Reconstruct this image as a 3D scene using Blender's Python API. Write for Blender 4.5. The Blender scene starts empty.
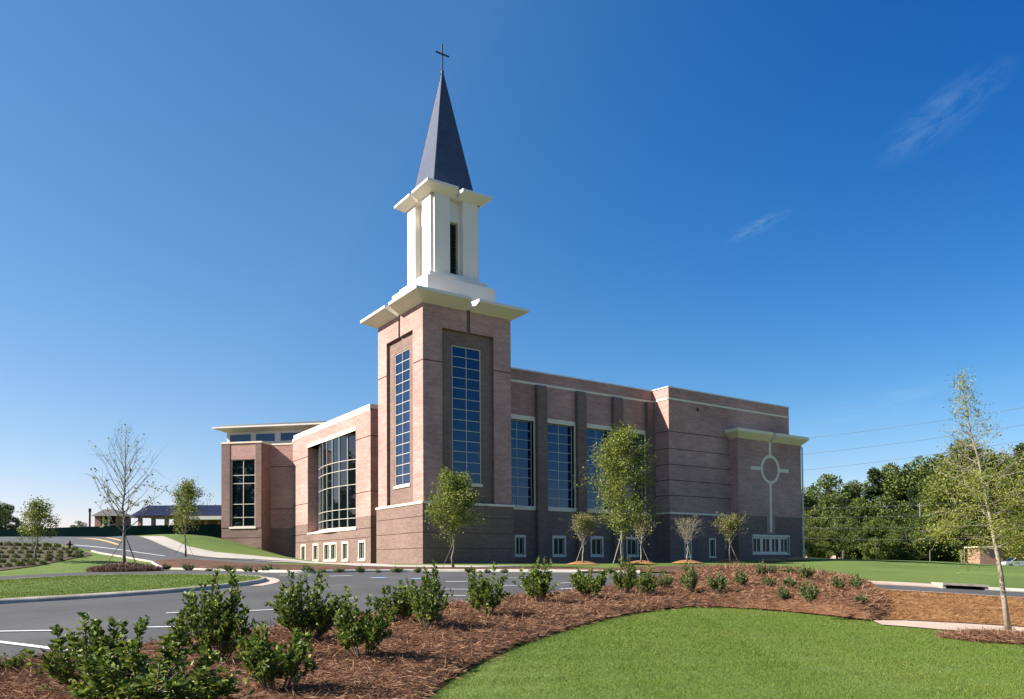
import bpy, math, random
import numpy as np
from mathutils import Matrix, Vector
from mathutils.geometry import delaunay_2d_cdt

# ------------------------------------------------------------------ camera, sky, sun, exposure
scene = bpy.context.scene
COL = scene.collection
W, H = 1024, 699
PX, PY, F = 516.245, 544.573, 782.7045
R0 = np.array([[0.8240698671750963, -0.009354627188882445, -0.5664109329490172],
               [-0.5664535981792691, -0.024654611325482363, -0.8237247545449563],
               [-0.0062590034173401225, 0.9996522600837485, -0.02561608451101197]])
C = np.array([-28.13943262155339, -53.486506893396964, -0.13108771318907836])
cd = bpy.data.cameras.new('camera'); cam = bpy.data.objects.new('camera', cd); COL.objects.link(cam)
m = Matrix([list(R0[i]) + [C[i]] for i in range(3)] + [[0, 0, 0, 1]])
cam.matrix_world = m
cd.sensor_width = 36; cd.lens = F / W * 36
cd.shift_x = -(PX - W / 2) / W; cd.shift_y = (PY - H / 2) / W
cd.clip_start = 0.1; cd.clip_end = 6000
scene.camera = cam

TS = np.array([-1.0, 0.43, 0.82]); TS /= np.linalg.norm(TS)          # towards the sun
SUN_EL = math.asin(TS[2]); SUN_AZ = math.atan2(TS[0], TS[1])
world = bpy.data.worlds.new('World'); scene.world = world; world.use_nodes = True
wn = world.node_tree; wn.nodes.clear()
def N(nt, t, **k):
    n = nt.nodes.new(t)
    for a, b in k.items():
        if a.startswith('i_'): n.inputs[a[2:].replace('_', ' ')].default_value = b
        else: setattr(n, a, b)
    return n
sky = N(wn, 'ShaderNodeTexSky', sky_type='NISHITA', sun_disc=False, sun_elevation=SUN_EL, sun_rotation=SUN_AZ,
        air_density=1.0, dust_density=0.3, ozone_density=3.0, altitude=200)
EXPO = 1.18; SKY = 0.06
wtc = N(wn, 'ShaderNodeTexCoord')
wout = N(wn, 'ShaderNodeOutputWorld'); bg = N(wn, 'ShaderNodeBackground'); bg.inputs['Strength'].default_value = SKY
lk = wn.links.new
# the sky is polarised away from the sun: deeper blue there (a polarising filter was used)
d_ = N(wn, 'ShaderNodeVectorMath', operation='DOT_PRODUCT'); lk(wtc.outputs['Generated'], d_.inputs[0]); d_.inputs[1].default_value = tuple(TS)
s_ = N(wn, 'ShaderNodeMath', operation='SUBTRACT', use_clamp=True); s_.inputs[0].default_value = .25; lk(d_.outputs['Value'], s_.inputs[1])
x_ = N(wn, 'ShaderNodeSeparateXYZ'); lk(wtc.outputs['Generated'], x_.inputs[0])
z_ = N(wn, 'ShaderNodeMath', operation='MAXIMUM'); lk(x_.outputs[2], z_.inputs[0]); z_.inputs[1].default_value = 0.0
zp_ = N(wn, 'ShaderNodeMath', operation='POWER'); lk(z_.outputs[0], zp_.inputs[0]); zp_.inputs[1].default_value = 1.5
pm_ = N(wn, 'ShaderNodeMath', operation='MULTIPLY'); lk(zp_.outputs[0], pm_.inputs[0]); lk(s_.outputs[0], pm_.inputs[1])
pk_ = N(wn, 'ShaderNodeMath', operation='MULTIPLY'); lk(pm_.outputs[0], pk_.inputs[0]); pk_.inputs[1].default_value = 11.0; POL = pk_.outputs[0]
# clear deep-blue air: a tone curve per channel on the physical sky
sp_ = N(wn, 'ShaderNodeSeparateColor'); cb_ = N(wn, 'ShaderNodeCombineColor'); lk(sky.outputs[0], sp_.inputs[0])
for ch, (g_, k_, pol) in enumerate(((1.48, 2.0, 1.0), (1.01, 1.235, .33), (.78, 1.22, .08))):
    a_ = N(wn, 'ShaderNodeMath', operation='MULTIPLY'); lk(sp_.outputs[ch], a_.inputs[0]); a_.inputs[1].default_value = .116
    b_ = N(wn, 'ShaderNodeMath', operation='POWER'); lk(a_.outputs[0], b_.inputs[0]); b_.inputs[1].default_value = g_
    c_ = N(wn, 'ShaderNodeMath', operation='MULTIPLY'); lk(b_.outputs[0], c_.inputs[0]); c_.inputs[1].default_value = k_ / (SKY * 2 ** EXPO); 
    e_ = N(wn, 'ShaderNodeMath', operation='MULTIPLY'); lk(POL, e_.inputs[0]); e_.inputs[1].default_value = -pol
    f_ = N(wn, 'ShaderNodeMath', operation='EXPONENT'); lk(e_.outputs[0], f_.inputs[0])
    h_ = N(wn, 'ShaderNodeMath', operation='MULTIPLY'); lk(c_.outputs[0], h_.inputs[0]); lk(f_.outputs[0], h_.inputs[1]); lk(h_.outputs[0], cb_.inputs[ch])
# thin cirrus wisps, fixed to directions of the sky
def wisp(center, tang, rad, half_l, half_w, amt):
    c = Vector(center).normalized(); t = Vector(tang); t = (t - c * t.dot(c)).normalized(); s = c.cross(t)
    def dotn(v):
        d = N(wn, 'ShaderNodeVectorMath', operation='DOT_PRODUCT'); lk(wtc.outputs['Generated'], d.inputs[0]); d.inputs[1].default_value = v; return d.outputs['Value']
    def mth(op, a, b=None, c=None):
        n = N(wn, 'ShaderNodeMath', operation=op)
        for i, x in enumerate((a, b, c)):
            if x is None: continue
            if isinstance(x, (int, float)): n.inputs[i].default_value = x
            else: lk(x, n.inputs[i])
        return n.outputs[0]
    a = dotn(t); b = dotn(s); dc = dotn(c)
    comb = N(wn, 'ShaderNodeCombineXYZ'); lk(mth('MULTIPLY', a, 1.0 / half_l), comb.inputs[0]); lk(mth('MULTIPLY', b, 1.0 / half_w), comb.inputs[1])
    nz = N(wn, 'ShaderNodeTexNoise'); nz.inputs['Scale'].default_value = 1.7; nz.inputs['Detail'].default_value = 8; nz.inputs['Roughness'].default_value = .68
    nz.inputs['Distortion'].default_value = .6; lk(comb.outputs[0], nz.inputs['Vector'])
    ra = mth('POWER', mth('MULTIPLY', a, 1 / half_l), 2.0); rb = mth('POWER', mth('MULTIPLY', b, 1 / half_w), 2.0)
    fall = mth('MAXIMUM', mth('SUBTRACT', 1.0, mth('ADD', ra, rb)), 0.0)
    k = mth('MULTIPLY', mth('MAXIMUM', mth('SUBTRACT', nz.outputs[0], .4), 0.0), 4.0)
    v = mth('MULTIPLY', mth('MULTIPLY', mth('POWER', fall, 1.3), k), amt)
    return mth('MULTIPLY', v, mth('GREATER_THAN', dc, 0.0))
def dirw(p):
    r = np.array([p[0] - PX, -(p[1] - PY), -F]); r = R0 @ r; return r / np.linalg.norm(r)
def two(p, q): return tuple(dirw(((p[0] + q[0]) / 2, (p[1] + q[1]) / 2))), tuple(dirw(q) - dirw(p))
cur = cb_.outputs[0]
for p, q, hl, hw, amt in (((890, 152), (992, 78), .078, .028, .12), ((728, 240), (788, 212), .042, .010, .15), ((800, 425), (985, 388), .16, .030, .10)):
    c_, t_ = two(p, q); v = wisp(c_, t_, 0, hl, hw, amt)
    mx = N(wn, 'ShaderNodeMixRGB'); lk(v, mx.inputs[0]); lk(cur, mx.inputs[1]); mx.inputs[2].default_value = (4.3, 6.2, 7.6, 1); cur = mx.outputs[0]
lk(cur, bg.inputs['Color']); lk(bg.outputs[0], wout.inputs[0])

sd = bpy.data.lights.new('sun', 'SUN'); sun = bpy.data.objects.new('sun', sd); COL.objects.link(sun)
sd.energy = 5.0; sd.angle = math.radians(0.53); sd.color = (1.0, 0.945, 0.86)
sun.rotation_euler = Vector(TS).to_track_quat('Z', 'Y').to_euler(); sun.location = (0, 0, 80)
scene.view_settings.view_transform = 'Standard'; scene.view_settings.look = 'None'
scene.view_settings.exposure = EXPO; scene.view_settings.gamma = 1

rng = np.random.default_rng(7); random.seed(7)

# ------------------------------------------------------------------ materials
def mat(name):
    mm = bpy.data.materials.new(name); mm.use_nodes = True
    nt = mm.node_tree; b = nt.nodes['Principled BSDF']; return mm, nt, b
def simple(name, col, rough=.6, metal=0, var=.12, scale=3.0, bump=0, spec=.5, detail=5):
    mm, nt, b = mat(name)
    b.inputs['Roughness'].default_value = rough; b.inputs['Metallic'].default_value = metal
    b.inputs['Specular IOR Level'].default_value = spec
    g = N(nt, 'ShaderNodeNewGeometry'); nz = N(nt, 'ShaderNodeTexNoise'); nz.inputs['Scale'].default_value = scale; nz.inputs['Detail'].default_value = detail
    nt.links.new(g.outputs['Position'], nz.inputs['Vector'])
    rp = N(nt, 'ShaderNodeMapRange'); rp.inputs['From Min'].default_value = .3; rp.inputs['From Max'].default_value = .7
    rp.inputs['To Min'].default_value = 1 - var; rp.inputs['To Max'].default_value = 1 + var
    nt.links.new(nz.outputs[0], rp.inputs['Value'])
    mx = N(nt, 'ShaderNodeVectorMath', operation='SCALE'); mx.inputs[0].default_value = col; nt.links.new(rp.outputs[0], mx.inputs['Scale'])
    nt.links.new(mx.outputs[0], b.inputs['Base Color'])
    if bump:
        bp = N(nt, 'ShaderNodeBump'); bp.inputs['Strength'].default_value = bump; bp.inputs['Distance'].default_value = .02
        nt.links.new(nz.outputs[0], bp.inputs['Height']); nt.links.new(bp.outputs[0], b.inputs['Normal'])
    return mm
def brick(name, c1, c2, mortar, band=.1):
    mm, nt, b = mat(name); L = nt.links.new
    b.inputs['Roughness'].default_value = .9; b.inputs['Specular IOR Level'].default_value = .25
    uv = N(nt, 'ShaderNodeUVMap'); uv.uv_map = 'UVMap'
    br = N(nt, 'ShaderNodeTexBrick'); br.inputs['Scale'].default_value = 1.0
    br.inputs['Brick Width'].default_value = .3; br.inputs['Row Height'].default_value = .1; br.inputs['Mortar Size'].default_value = .006
    br.inputs['Color1'].default_value = (*c1, 1); br.inputs['Color2'].default_value = (*c2, 1); br.inputs['Mortar'].default_value = (*mortar, 1)
    br.inputs['Bias'].default_value = -.1
    L(uv.outputs[0], br.inputs['Vector'])
    mp = N(nt, 'ShaderNodeMapping'); mp.inputs['Scale'].default_value = (.55, 2.6, 1); L(uv.outputs[0], mp.inputs['Vector'])
    n1 = N(nt, 'ShaderNodeTexNoise'); n1.inputs['Scale'].default_value = 1.1; n1.inputs['Detail'].default_value = 9; n1.inputs['Roughness'].default_value = .7; L(mp.outputs[0], n1.inputs['Vector'])
    n2 = N(nt, 'ShaderNodeTexNoise'); n2.inputs['Scale'].default_value = .22; n2.inputs['Detail'].default_value = 3; L(uv.outputs[0], n2.inputs['Vector'])
    ad = N(nt, 'ShaderNodeMath', operation='ADD'); L(n1.outputs[0], ad.inputs[0]); L(n2.outputs[0], ad.inputs[1])
    rp = N(nt, 'ShaderNodeMapRange'); rp.inputs['From Min'].default_value = .7; rp.inputs['From Max'].default_value = 1.3
    rp.inputs['To Min'].default_value = 1 - band * 2; rp.inputs['To Max'].default_value = 1 + band * 2; L(ad.outputs[0], rp.inputs['Value'])
    sc = N(nt, 'ShaderNodeVectorMath', operation='SCALE'); L(br.outputs['Color'], sc.inputs[0]); L(rp.outputs[0], sc.inputs['Scale'])
    L(sc.outputs[0], b.inputs['Base Color'])
    bp = N(nt, 'ShaderNodeBump'); bp.inputs['Strength'].default_value = .25; bp.inputs['Distance'].default_value = .01; L(br.outputs['Fac'], bp.inputs['Height']); bp.invert = True
    L(bp.outputs[0], b.inputs['Normal'])
    return mm
def glass(name, col, ior=2.1, rough=.02, wav=.012, tint=(1, 1, 1)):
    mm, nt, b = mat(name); b.inputs['Specular Tint'].default_value = (*tint, 1); b.inputs['Base Color'].default_value = (*col, 1)
    b.inputs['Roughness'].default_value = rough; b.inputs['IOR'].default_value = ior
    g = N(nt, 'ShaderNodeNewGeometry'); nz = N(nt, 'ShaderNodeTexNoise'); nz.inputs['Scale'].default_value = .8; nz.inputs['Detail'].default_value = 1
    nt.links.new(g.outputs['Position'], nz.inputs['Vector'])
    bp = N(nt, 'ShaderNodeBump'); bp.inputs['Strength'].default_value = .35; bp.inputs['Distance'].default_value = wav
    nt.links.new(nz.outputs[0], bp.inputs['Height']); nt.links.new(bp.outputs[0], b.inputs['Normal'])
    return mm
def leafmat(name, c1, c2, c3, rough=.45, trans=.25, spec=.4, patch=None):
    mm, nt, b = mat(name); L = nt.links.new
    b.inputs['Roughness'].default_value = rough; b.inputs['Specular IOR Level'].default_value = spec
    g = N(nt, 'ShaderNodeNewGeometry'); cr = N(nt, 'ShaderNodeValToRGB')
    e = cr.color_ramp.elements; e[0].color = (*c1, 1); e[0].position = 0; e[1].color = (*c3, 1); e[1].position = 1
    k = e.new(.5); k.color = (*c2, 1)
    col = cr.outputs[0]; L(g.outputs['Random Per Island'], cr.inputs[0])
    if patch:
        nz = N(nt, 'ShaderNodeTexNoise'); nz.inputs['Scale'].default_value = patch[0]; nz.inputs['Detail'].default_value = 6; nz.inputs['Roughness'].default_value = .7; L(g.outputs['Position'], nz.inputs['Vector'])
        mr = N(nt, 'ShaderNodeMapRange'); mr.inputs['From Min'].default_value = .42; mr.inputs['From Max'].default_value = .68; L(nz.outputs[0], mr.inputs['Value'])
        mq = N(nt, 'ShaderNodeMixRGB'); mq.inputs[2].default_value = (*patch[1], 1); sc = N(nt, 'ShaderNodeMath', operation='MULTIPLY'); sc.inputs[1].default_value = patch[2]; L(mr.outputs[0], sc.inputs[0]); L(sc.outputs[0], mq.inputs[0]); L(col, mq.inputs[1]); col = mq.outputs[0]
    L(col, b.inputs['Base Color'])
    tr = N(nt, 'ShaderNodeBsdfTranslucent'); L(col, tr.inputs['Color'])
    mx = N(nt, 'ShaderNodeMixShader'); mx.inputs[0].default_value = trans
    out = nt.nodes['Material Output']; L(b.outputs[0], mx.inputs[1]); L(tr.outputs[0], mx.inputs[2]); L(mx.outputs[0], out.inputs[0])
    return mm
def ground_mat(name, cols, scales, rough=.95, bump=.4, dist=.03, fine=60):
    """cols: dark, mid, light; mix of two noises"""
    mm, nt, b = mat(name); L = nt.links.new
    b.inputs['Roughness'].default_value = rough; b.inputs['Specular IOR Level'].default_value = .2
    g = N(nt, 'ShaderNodeNewGeometry')
    n1 = N(nt, 'ShaderNodeTexNoise'); n1.inputs['Scale'].default_value = scales[0]; n1.inputs['Detail'].default_value = 6; n1.inputs['Roughness'].default_value = .65; L(g.outputs['Position'], n1.inputs['Vector'])
    n2 = N(nt, 'ShaderNodeTexNoise'); n2.inputs['Scale'].default_value = scales[1]; n2.inputs['Detail'].default_value = 8; n2.inputs['Roughness'].default_value = .8; L(g.outputs['Position'], n2.inputs['Vector'])
    mm1 = N(nt, 'ShaderNodeMath', operation='MULTIPLY'); L(n1.outputs[0], mm1.inputs[0]); mm1.inputs[1].default_value = .5
    mm2 = N(nt, 'ShaderNodeMath', operation='MULTIPLY_ADD'); L(n2.outputs[0], mm2.inputs[0]); mm2.inputs[1].default_value = .5; L(mm1.outputs[0], mm2.inputs[2])
    cr = N(nt, 'ShaderNodeValToRGB'); e = cr.color_ramp.elements
    e[0].color = (*cols[0], 1); e[0].position = .33; e[1].color = (*cols[2], 1); e[1].position = .67; k = e.new(.5); k.color = (*cols[1], 1)
    L(mm2.outputs[0], cr.inputs[0]); L(cr.outputs[0], b.inputs['Base Color'])
    n3 = N(nt, 'ShaderNodeTexNoise'); n3.inputs['Scale'].default_value = fine; n3.inputs['Detail'].default_value = 3; L(g.outputs['Position'], n3.inputs['Vector'])
    bp = N(nt, 'ShaderNodeBump'); bp.inputs['Strength'].default_value = bump; bp.inputs['Distance'].default_value = dist; L(n3.outputs[0], bp.inputs['Height']); L(bp.outputs[0], b.inputs['Normal'])
    return mm

M = {}
M['pink'] = brick('pink_brick', (.47, .275, .232), (.385, .205, .172), (.42, .29, .25), .15)
M['brown'] = brick('brown_brick', (.235, .152, .124), (.175, .11, .092), (.21, .165, .135), .1)
M['groove'] = simple('dark_joint', (.085, .055, .043), .9)
M['stone'] = simple('cast_stone', (.78, .66, .51), .7, var=.05, scale=1.2)
M['white'] = simple('white_paint', (.74, .68, .60), .5, var=.03, scale=.8)
M['metal_cap'] = simple('parapet_metal', (.62, .62, .60), .4, metal=.3, var=.05)
M['frame'] = simple('window_frame_white', (.62, .58, .50), .4, var=.03)
M['blue_glass'] = glass('tinted_glass', (.003, .012, .045), 1.72, tint=(.46, .72, 1.0))
M['dark_glass'] = glass('dark_glass', (.003, .006, .008), 1.7, tint=(.65, .85, 1.0))
M['base_glass'] = simple('basement_glass', (.010, .030, .024), .25, spec=.12)
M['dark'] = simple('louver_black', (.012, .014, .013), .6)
M['steel'] = simple('dark_bronze', (.05, .055, .06), .4, metal=.4)
M['asphalt'] = ground_mat('asphalt', ((.055, .053, .053), (.080, .078, .077), (.115, .112, .108)), (.25, 14), .9, .25, .01, 90)
M['asphalt_old'] = ground_mat('driveway_asphalt', ((.075, .075, .078), (.095, .095, .097), (.115, .115, .115)), (.3, 6), .9, .25, .01, 90)
M['paint'] = simple('road_paint', (.72, .72, .70), .7, var=.1, scale=6)
M['paint_yellow'] = simple('road_paint_yellow', (.62, .40, .16), .7, var=.12, scale=5)
M['paint_blue'] = simple('road_paint_blue', (.25, .45, .68), .7, var=.1, scale=6)
M['concrete'] = simple('concrete', (.40, .36, .31), .85, var=.10, scale=1.3, bump=.1, detail=8)
M['concrete_pink'] = simple('pale_concrete', (.46, .34, .26), .9, var=.13, scale=2, bump=.2, detail=8)
M['kerb'] = simple('kerb_concrete', (.40, .345, .275), .9, var=.25, scale=2.5, bump=.2, detail=8)
M['grass'] = ground_mat('turf', ((.062, .100, .022), (.108, .155, .032), (.175, .215, .058)), (.13, 4.5), 1, .7, .05, 22)
M['soil'] = ground_mat('bank_soil', ((.055, .040, .026), (.085, .064, .043), (.12, .092, .063)), (.5, 7), 1, .6, .05, 12)
M['mulch'] = ground_mat('pine_straw', ((.075, .035, .018), (.17, .080, .042), (.27, .145, .08)), (2.2, 24), 1, 1.0, .08, 26)
M['straw_needle'] = leafmat('dry_straw', (.20, .095, .038), (.34, .18, .075), (.44, .26, .12), .9, .1, .1, patch=(.9, (.17, .08, .035), .6))
M['straw'] = ground_mat('straw_soil', ((.20, .095, .035), (.31, .165, .065), (.42, .25, .11)), (1.2, 14), 1, .8, .06, 18)
M['bark'] = simple('bark', (.16, .125, .095), .9, var=.3, scale=9, bump=.5)
M['bark_pale'] = simple('pale_bark', (.30, .25, .19), .9, var=.35, scale=7, bump=.5)
M['bark_grey'] = simple('grey_bark', (.20, .175, .15), .9, var=.3, scale=9, bump=.4)
M['leaf_shrub'] = leafmat('holly_leaf', (.038, .076, .010), (.115, .175, .022), (.30, .33, .06), .5, .28, .28)
M['leaf_small'] = leafmat('shrub_leaf', (.050, .085, .016), (.115, .155, .034), (.23, .24, .09), .5, .2)
M['leaf_tree'] = leafmat('young_tree_leaf', (.065, .11, .012), (.165, .21, .026), (.32, .31, .06), .5, .35)
M['leaf_dry'] = leafmat('thin_autumn_leaf', (.10, .125, .025), (.18, .18, .045), (.29, .23, .09), .6, .3)
M['leaf_oak'] = leafmat('willow_oak_leaf', (.13, .17, .018), (.25, .28, .03), (.40, .40, .07), .5, .4)
M['leaf_wood'] = leafmat('woodland_leaf', (.028, .056, .010), (.072, .110, .017), (.17, .195, .034), .6, .2)
M['leaf_wood_b'] = leafmat('woodland_leaf_light', (.040, .070, .012), (.10, .135, .02), (.21, .22, .04), .6, .2)
M['leaf_pine'] = leafmat('pine_needles', (.014, .036, .010), (.034, .064, .015), (.08, .105, .026), .6, .15)
M['needle'] = leafmat('straw_needles', (.085, .038, .018), (.22, .105, .055), (.44, .27, .165), .8, .1, .2, patch=(.8, (.10, .05, .03), .55))
M['blade'] = leafmat('grass_blade', (.100, .160, .022), (.135, .205, .030), (.19, .255, .045), .6, .25, .15, patch=(.5, (.24, .25, .07), .4))
M['dry_bush'] = leafmat('dry_bush', (.09, .05, .035), (.17, .10, .07), (.26, .17, .11), .8, .1)
M['fence'] = simple('green_screen', (.002, .013, .012), 1.0, spec=.03, var=.2, scale=.6)
M['roof_blue'] = simple('blue_roof', (.014, .017, .050), .5, var=.08, scale=.8)
M['roof_grey'] = simple('grey_shingle', (.10, .09, .085), .9, var=.2, scale=3)
M['strip_soil'] = ground_mat('strip_mulch', ((.05, .025, .014), (.115, .06, .036), (.20, .115, .07)), (1.6, 9), 1, 1.0, .1, 9)
M['hut'] = brick('hut_brick', (.40, .21, .16), (.33, .17, .13), (.4, .3, .25), .08)
M['slate'] = None
M['hydrant'] = simple('red_iron', (.085, .018, .012), .5)
M['wood_post'] = simple('weathered_post', (.22, .20, .17), .8, var=.2, scale=6)
M['cable'] = simple('cable', (.10, .11, .12), .5)
M['car_paint'] = simple('silver_paint', (.62, .64, .66), .25, metal=.4, var=.02)
M['tyre'] = simple('rubber', (.02, .02, .02), .8)
M['lens'] = simple('lens_red', (.4, .02, .02), .2)
# spire slates: courses from z
mm, nt, b = mat('spire_slate'); L = nt.links.new
uvn = N(nt, 'ShaderNodeUVMap'); uvn.uv_map = 'UVMap'
br = N(nt, 'ShaderNodeTexBrick'); br.inputs['Scale'].default_value = 1; br.inputs['Brick Width'].default_value = .4; br.inputs['Row Height'].default_value = .26; br.inputs['Mortar Size'].default_value = .012
br.inputs['Color1'].default_value = (.060, .072, .110, 1); br.inputs['Color2'].default_value = (.045, .056, .090, 1); br.inputs['Mortar'].default_value = (.025, .03, .045, 1)
L(uvn.outputs[0], br.inputs['Vector']); L(br.outputs[0], b.inputs['Base Color']); b.inputs['Roughness'].default_value = .45
M['slate'] = mm

# ------------------------------------------------------------------ mesh helpers
def link(name, me, parent=None, loc=(0, 0, 0)):
    o = bpy.data.objects.new(name, me); COL.objects.link(o); o.location = loc
    if parent is not None: o.parent = parent
    return o
def props(o, label=None, cat=None, group=None, kind=None):
    if label: o['label'] = label
    if cat: o['category'] = cat
    if group: o['group'] = group
    if kind: o['kind'] = kind
    return o
def empty(name, loc, label, cat, group=None):
    o = link(name, None, None, loc); o.empty_display_size = .3
    return props(o, label, cat, group)
def arr_mesh(name, V, Fc, mats, mi=None, smooth=False, uv=True):
    V = np.asarray(V, dtype=np.float32); Fc = np.asarray(Fc, dtype=np.int32); k = Fc.shape[1]
    me = bpy.data.meshes.new(name); me.vertices.add(len(V)); me.vertices.foreach_set('co', V.ravel())
    me.loops.add(Fc.size); me.loops.foreach_set('vertex_index', Fc.ravel())
    me.polygons.add(len(Fc)); me.polygons.foreach_set('loop_start', np.arange(0, Fc.size, k, dtype=np.int32)); me.polygons.foreach_set('loop_total', np.full(len(Fc), k, dtype=np.int32))
    for q in mats: me.materials.append(q)
    if mi is not None: me.polygons.foreach_set('material_index', np.asarray(mi, dtype=np.int32))
    if smooth: me.polygons.foreach_set('use_smooth', np.ones(len(Fc), dtype=bool))
    me.update(calc_edges=True); me.validate()
    return me
class MB:
    def __init__(s): s.v = []; s.f = []; s.m = []
    def face(s, pts, mi=0):
        b0 = len(s.v); s.v += [tuple(float(c) for c in p) for p in pts]; s.f.append(list(range(b0, b0 + len(pts)))); s.m.append(mi)
    def hexa(s, p, mi=0):      # p: 4 bottom, 4 top
        b0 = len(s.v); s.v += [tuple(float(c) for c in q) for q in p]
        for a in ((0, 3, 2, 1), (4, 5, 6, 7), (0, 1, 5, 4), (1, 2, 6, 5), (2, 3, 7, 6), (3, 0, 4, 7)):
            s.f.append([b0 + i for i in a]); s.m.append(mi)
    def box(s, x0, x1, y0, y1, z0, z1, mi=0):
        s.hexa([(x0, y0, z0), (x1, y0, z0), (x1, y1, z0), (x0, y1, z0), (x0, y0, z1), (x1, y0, z1), (x1, y1, z1), (x0, y1, z1)], mi)
    def fbox(s, fc, a0, a1, z0, z1, d0, d1, mi=0):   # d0 outer depth, d1 inner depth along -normal
        s.hexa([fc(a0, z0, d0), fc(a1, z0, d0), fc(a1, z0, d1), fc(a0, z0, d1), fc(a0, z1, d0), fc(a1, z1, d0), fc(a1, z1, d1), fc(a0, z1, d1)], mi)
    def tube(s, pts, rad, n=6, mi=0, cap=True):
        pts = [Vector(p) for p in pts]; rings = []
        for i, p in enumerate(pts):
            t = (pts[min(i + 1, len(pts) - 1)] - pts[max(i - 1, 0)]).normalized()
            a = t.orthogonal().normalized() if i == 0 else (ra - t * ra.dot(t)).normalized()
            ra = a; bb = t.cross(a); r = rad[i] if hasattr(rad, '__len__') else rad
            b0 = len(s.v)
            s.v += [tuple(p + (a * math.cos(2 * math.pi * k / n) + bb * math.sin(2 * math.pi * k / n)) * r) for k in range(n)]
            rings.append(b0)
        for i in range(len(rings) - 1):
            for k in range(n):
                s.f.append([rings[i] + k, rings[i] + (k + 1) % n, rings[i + 1] + (k + 1) % n, rings[i + 1] + k]); s.m.append(mi)
        if cap:
            s.f.append([rings[0] + k for k in range(n)][::-1]); s.m.append(mi); s.f.append([rings[-1] + k for k in range(n)]); s.m.append(mi)
    def mesh(s, name, mats, origin=(0, 0, 0), smooth=False, fix=False):
        me = bpy.data.meshes.new(name); o = origin
        me.from_pydata([(v[0] - o[0], v[1] - o[1], v[2] - o[2]) for v in s.v], [], s.f)
        for q in mats: me.materials.append(q)
        me.polygons.foreach_set('material_index', s.m)
        if smooth: me.polygons.foreach_set('use_smooth', [True] * len(s.f))
        uvl = me.uv_layers.new(name='UVMap')
        for p in me.polygons:
            n = p.normal
            if abs(n.z) > .8: tx, ty = Vector((1, 0, 0)), Vector((0, 1, 0))
            else:
                tx = Vector((-n.y, n.x, 0)).normalized(); ty = Vector((0, 0, 1))
            for li in p.loop_indices:
                co = me.vertices[me.loops[li].vertex_index].co; uvl.data[li].uv = (co.dot(tx), co.dot(ty))
        return me
    def build(s, name, mats, parent=None, smooth=False, loc=None):
        mats = mats if isinstance(mats, (list, tuple)) else [mats]
        o = tuple(parent.matrix_basis.translation) if parent is not None and parent.parent is None else (0, 0, 0)
        if parent is None and loc is not None: o = loc
        me = s.mesh(name, mats, o, smooth)
        return link(name, me, parent, loc if (parent is None and loc is not None) else (0, 0, 0))
def Face(P0, U):
    """wall frame: a runs along U, depth d runs inwards; outside is to the right of U"""
    U = Vector((U[0], U[1])).normalized(); Nn = Vector((U.y, -U.x))
    def f(a, z, d=0.0): return (P0[0] + U.x * a - Nn.x * d, P0[1] + U.y * a - Nn.y * d, z)
    return f
def wall(mb, fc, a0, a1, z0, z1, ops, depth_default=.2, matz=None, extra_z=(), extra_a=(), d=0.0, reveal_mi=None):
    """flat wall with openings (a0,a1,z0,z1[,depth[,back]]): emits outer face cells and the reveals; back=True closes the recess"""
    As = sorted({a0, a1, *[x for o in ops for x in o[:2] if a0 < x < a1], *extra_a}); Zs = sorted({z0, z1, *[x for o in ops for x in o[2:4] if z0 < x < z1], *extra_z})
    def inside(a, z):
        for k, o in enumerate(ops):
            if o[0] < a < o[1] and o[2] < z < o[3]: return k
        return -1
    def mi(z): return matz(z) if matz else 0
    nA, nZ = len(As) - 1, len(Zs) - 1
    idx = [[inside((As[i] + As[i + 1]) / 2, (Zs[j] + Zs[j + 1]) / 2) for j in range(nZ)] for i in range(nA)]
    dep = lambda k: d if k < 0 else d + (ops[k][4] if len(ops[k]) > 4 else depth_default)
    for i in range(nA):
        for j in range(nZ):
            k = idx[i][j]; A, B, Z0, Z1 = As[i], As[i + 1], Zs[j], Zs[j + 1]; zm = (Z0 + Z1) / 2
            if k < 0: mb.face([fc(A, Z0, d), fc(B, Z0, d), fc(B, Z1, d), fc(A, Z1, d)], mi(zm)); continue
            dd = dep(k); o = ops[k]
            bm_ = o[6] if len(o) > 6 else mi(zm)
            if len(o) > 5 and o[5]: mb.face([fc(A, Z0, dd), fc(B, Z0, dd), fc(B, Z1, dd), fc(A, Z1, dd)], bm_)
            rm = reveal_mi if reveal_mi is not None else bm_
            def dn(ii, jj): return dep(idx[ii][jj]) if 0 <= ii < nA and 0 <= jj < nZ else d
            if dn(i - 1, j) < dd: q = dn(i - 1, j); mb.face([fc(A, Z0, q), fc(A, Z0, dd), fc(A, Z1, dd), fc(A, Z1, q)], rm)
            if dn(i + 1, j) < dd: q = dn(i + 1, j); mb.face([fc(B, Z0, dd), fc(B, Z0, q), fc(B, Z1, q), fc(B, Z1, dd)], rm)
            if dn(i, j - 1) < dd: q = dn(i, j - 1); mb.face([fc(A, Z0, q), fc(B, Z0, q), fc(B, Z0, dd), fc(A, Z0, dd)], rm)
            if dn(i, j + 1) < dd: q = dn(i, j + 1); mb.face([fc(A, Z1, dd), fc(B, Z1, dd), fc(B, Z1, q), fc(A, Z1, q)], rm)
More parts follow.
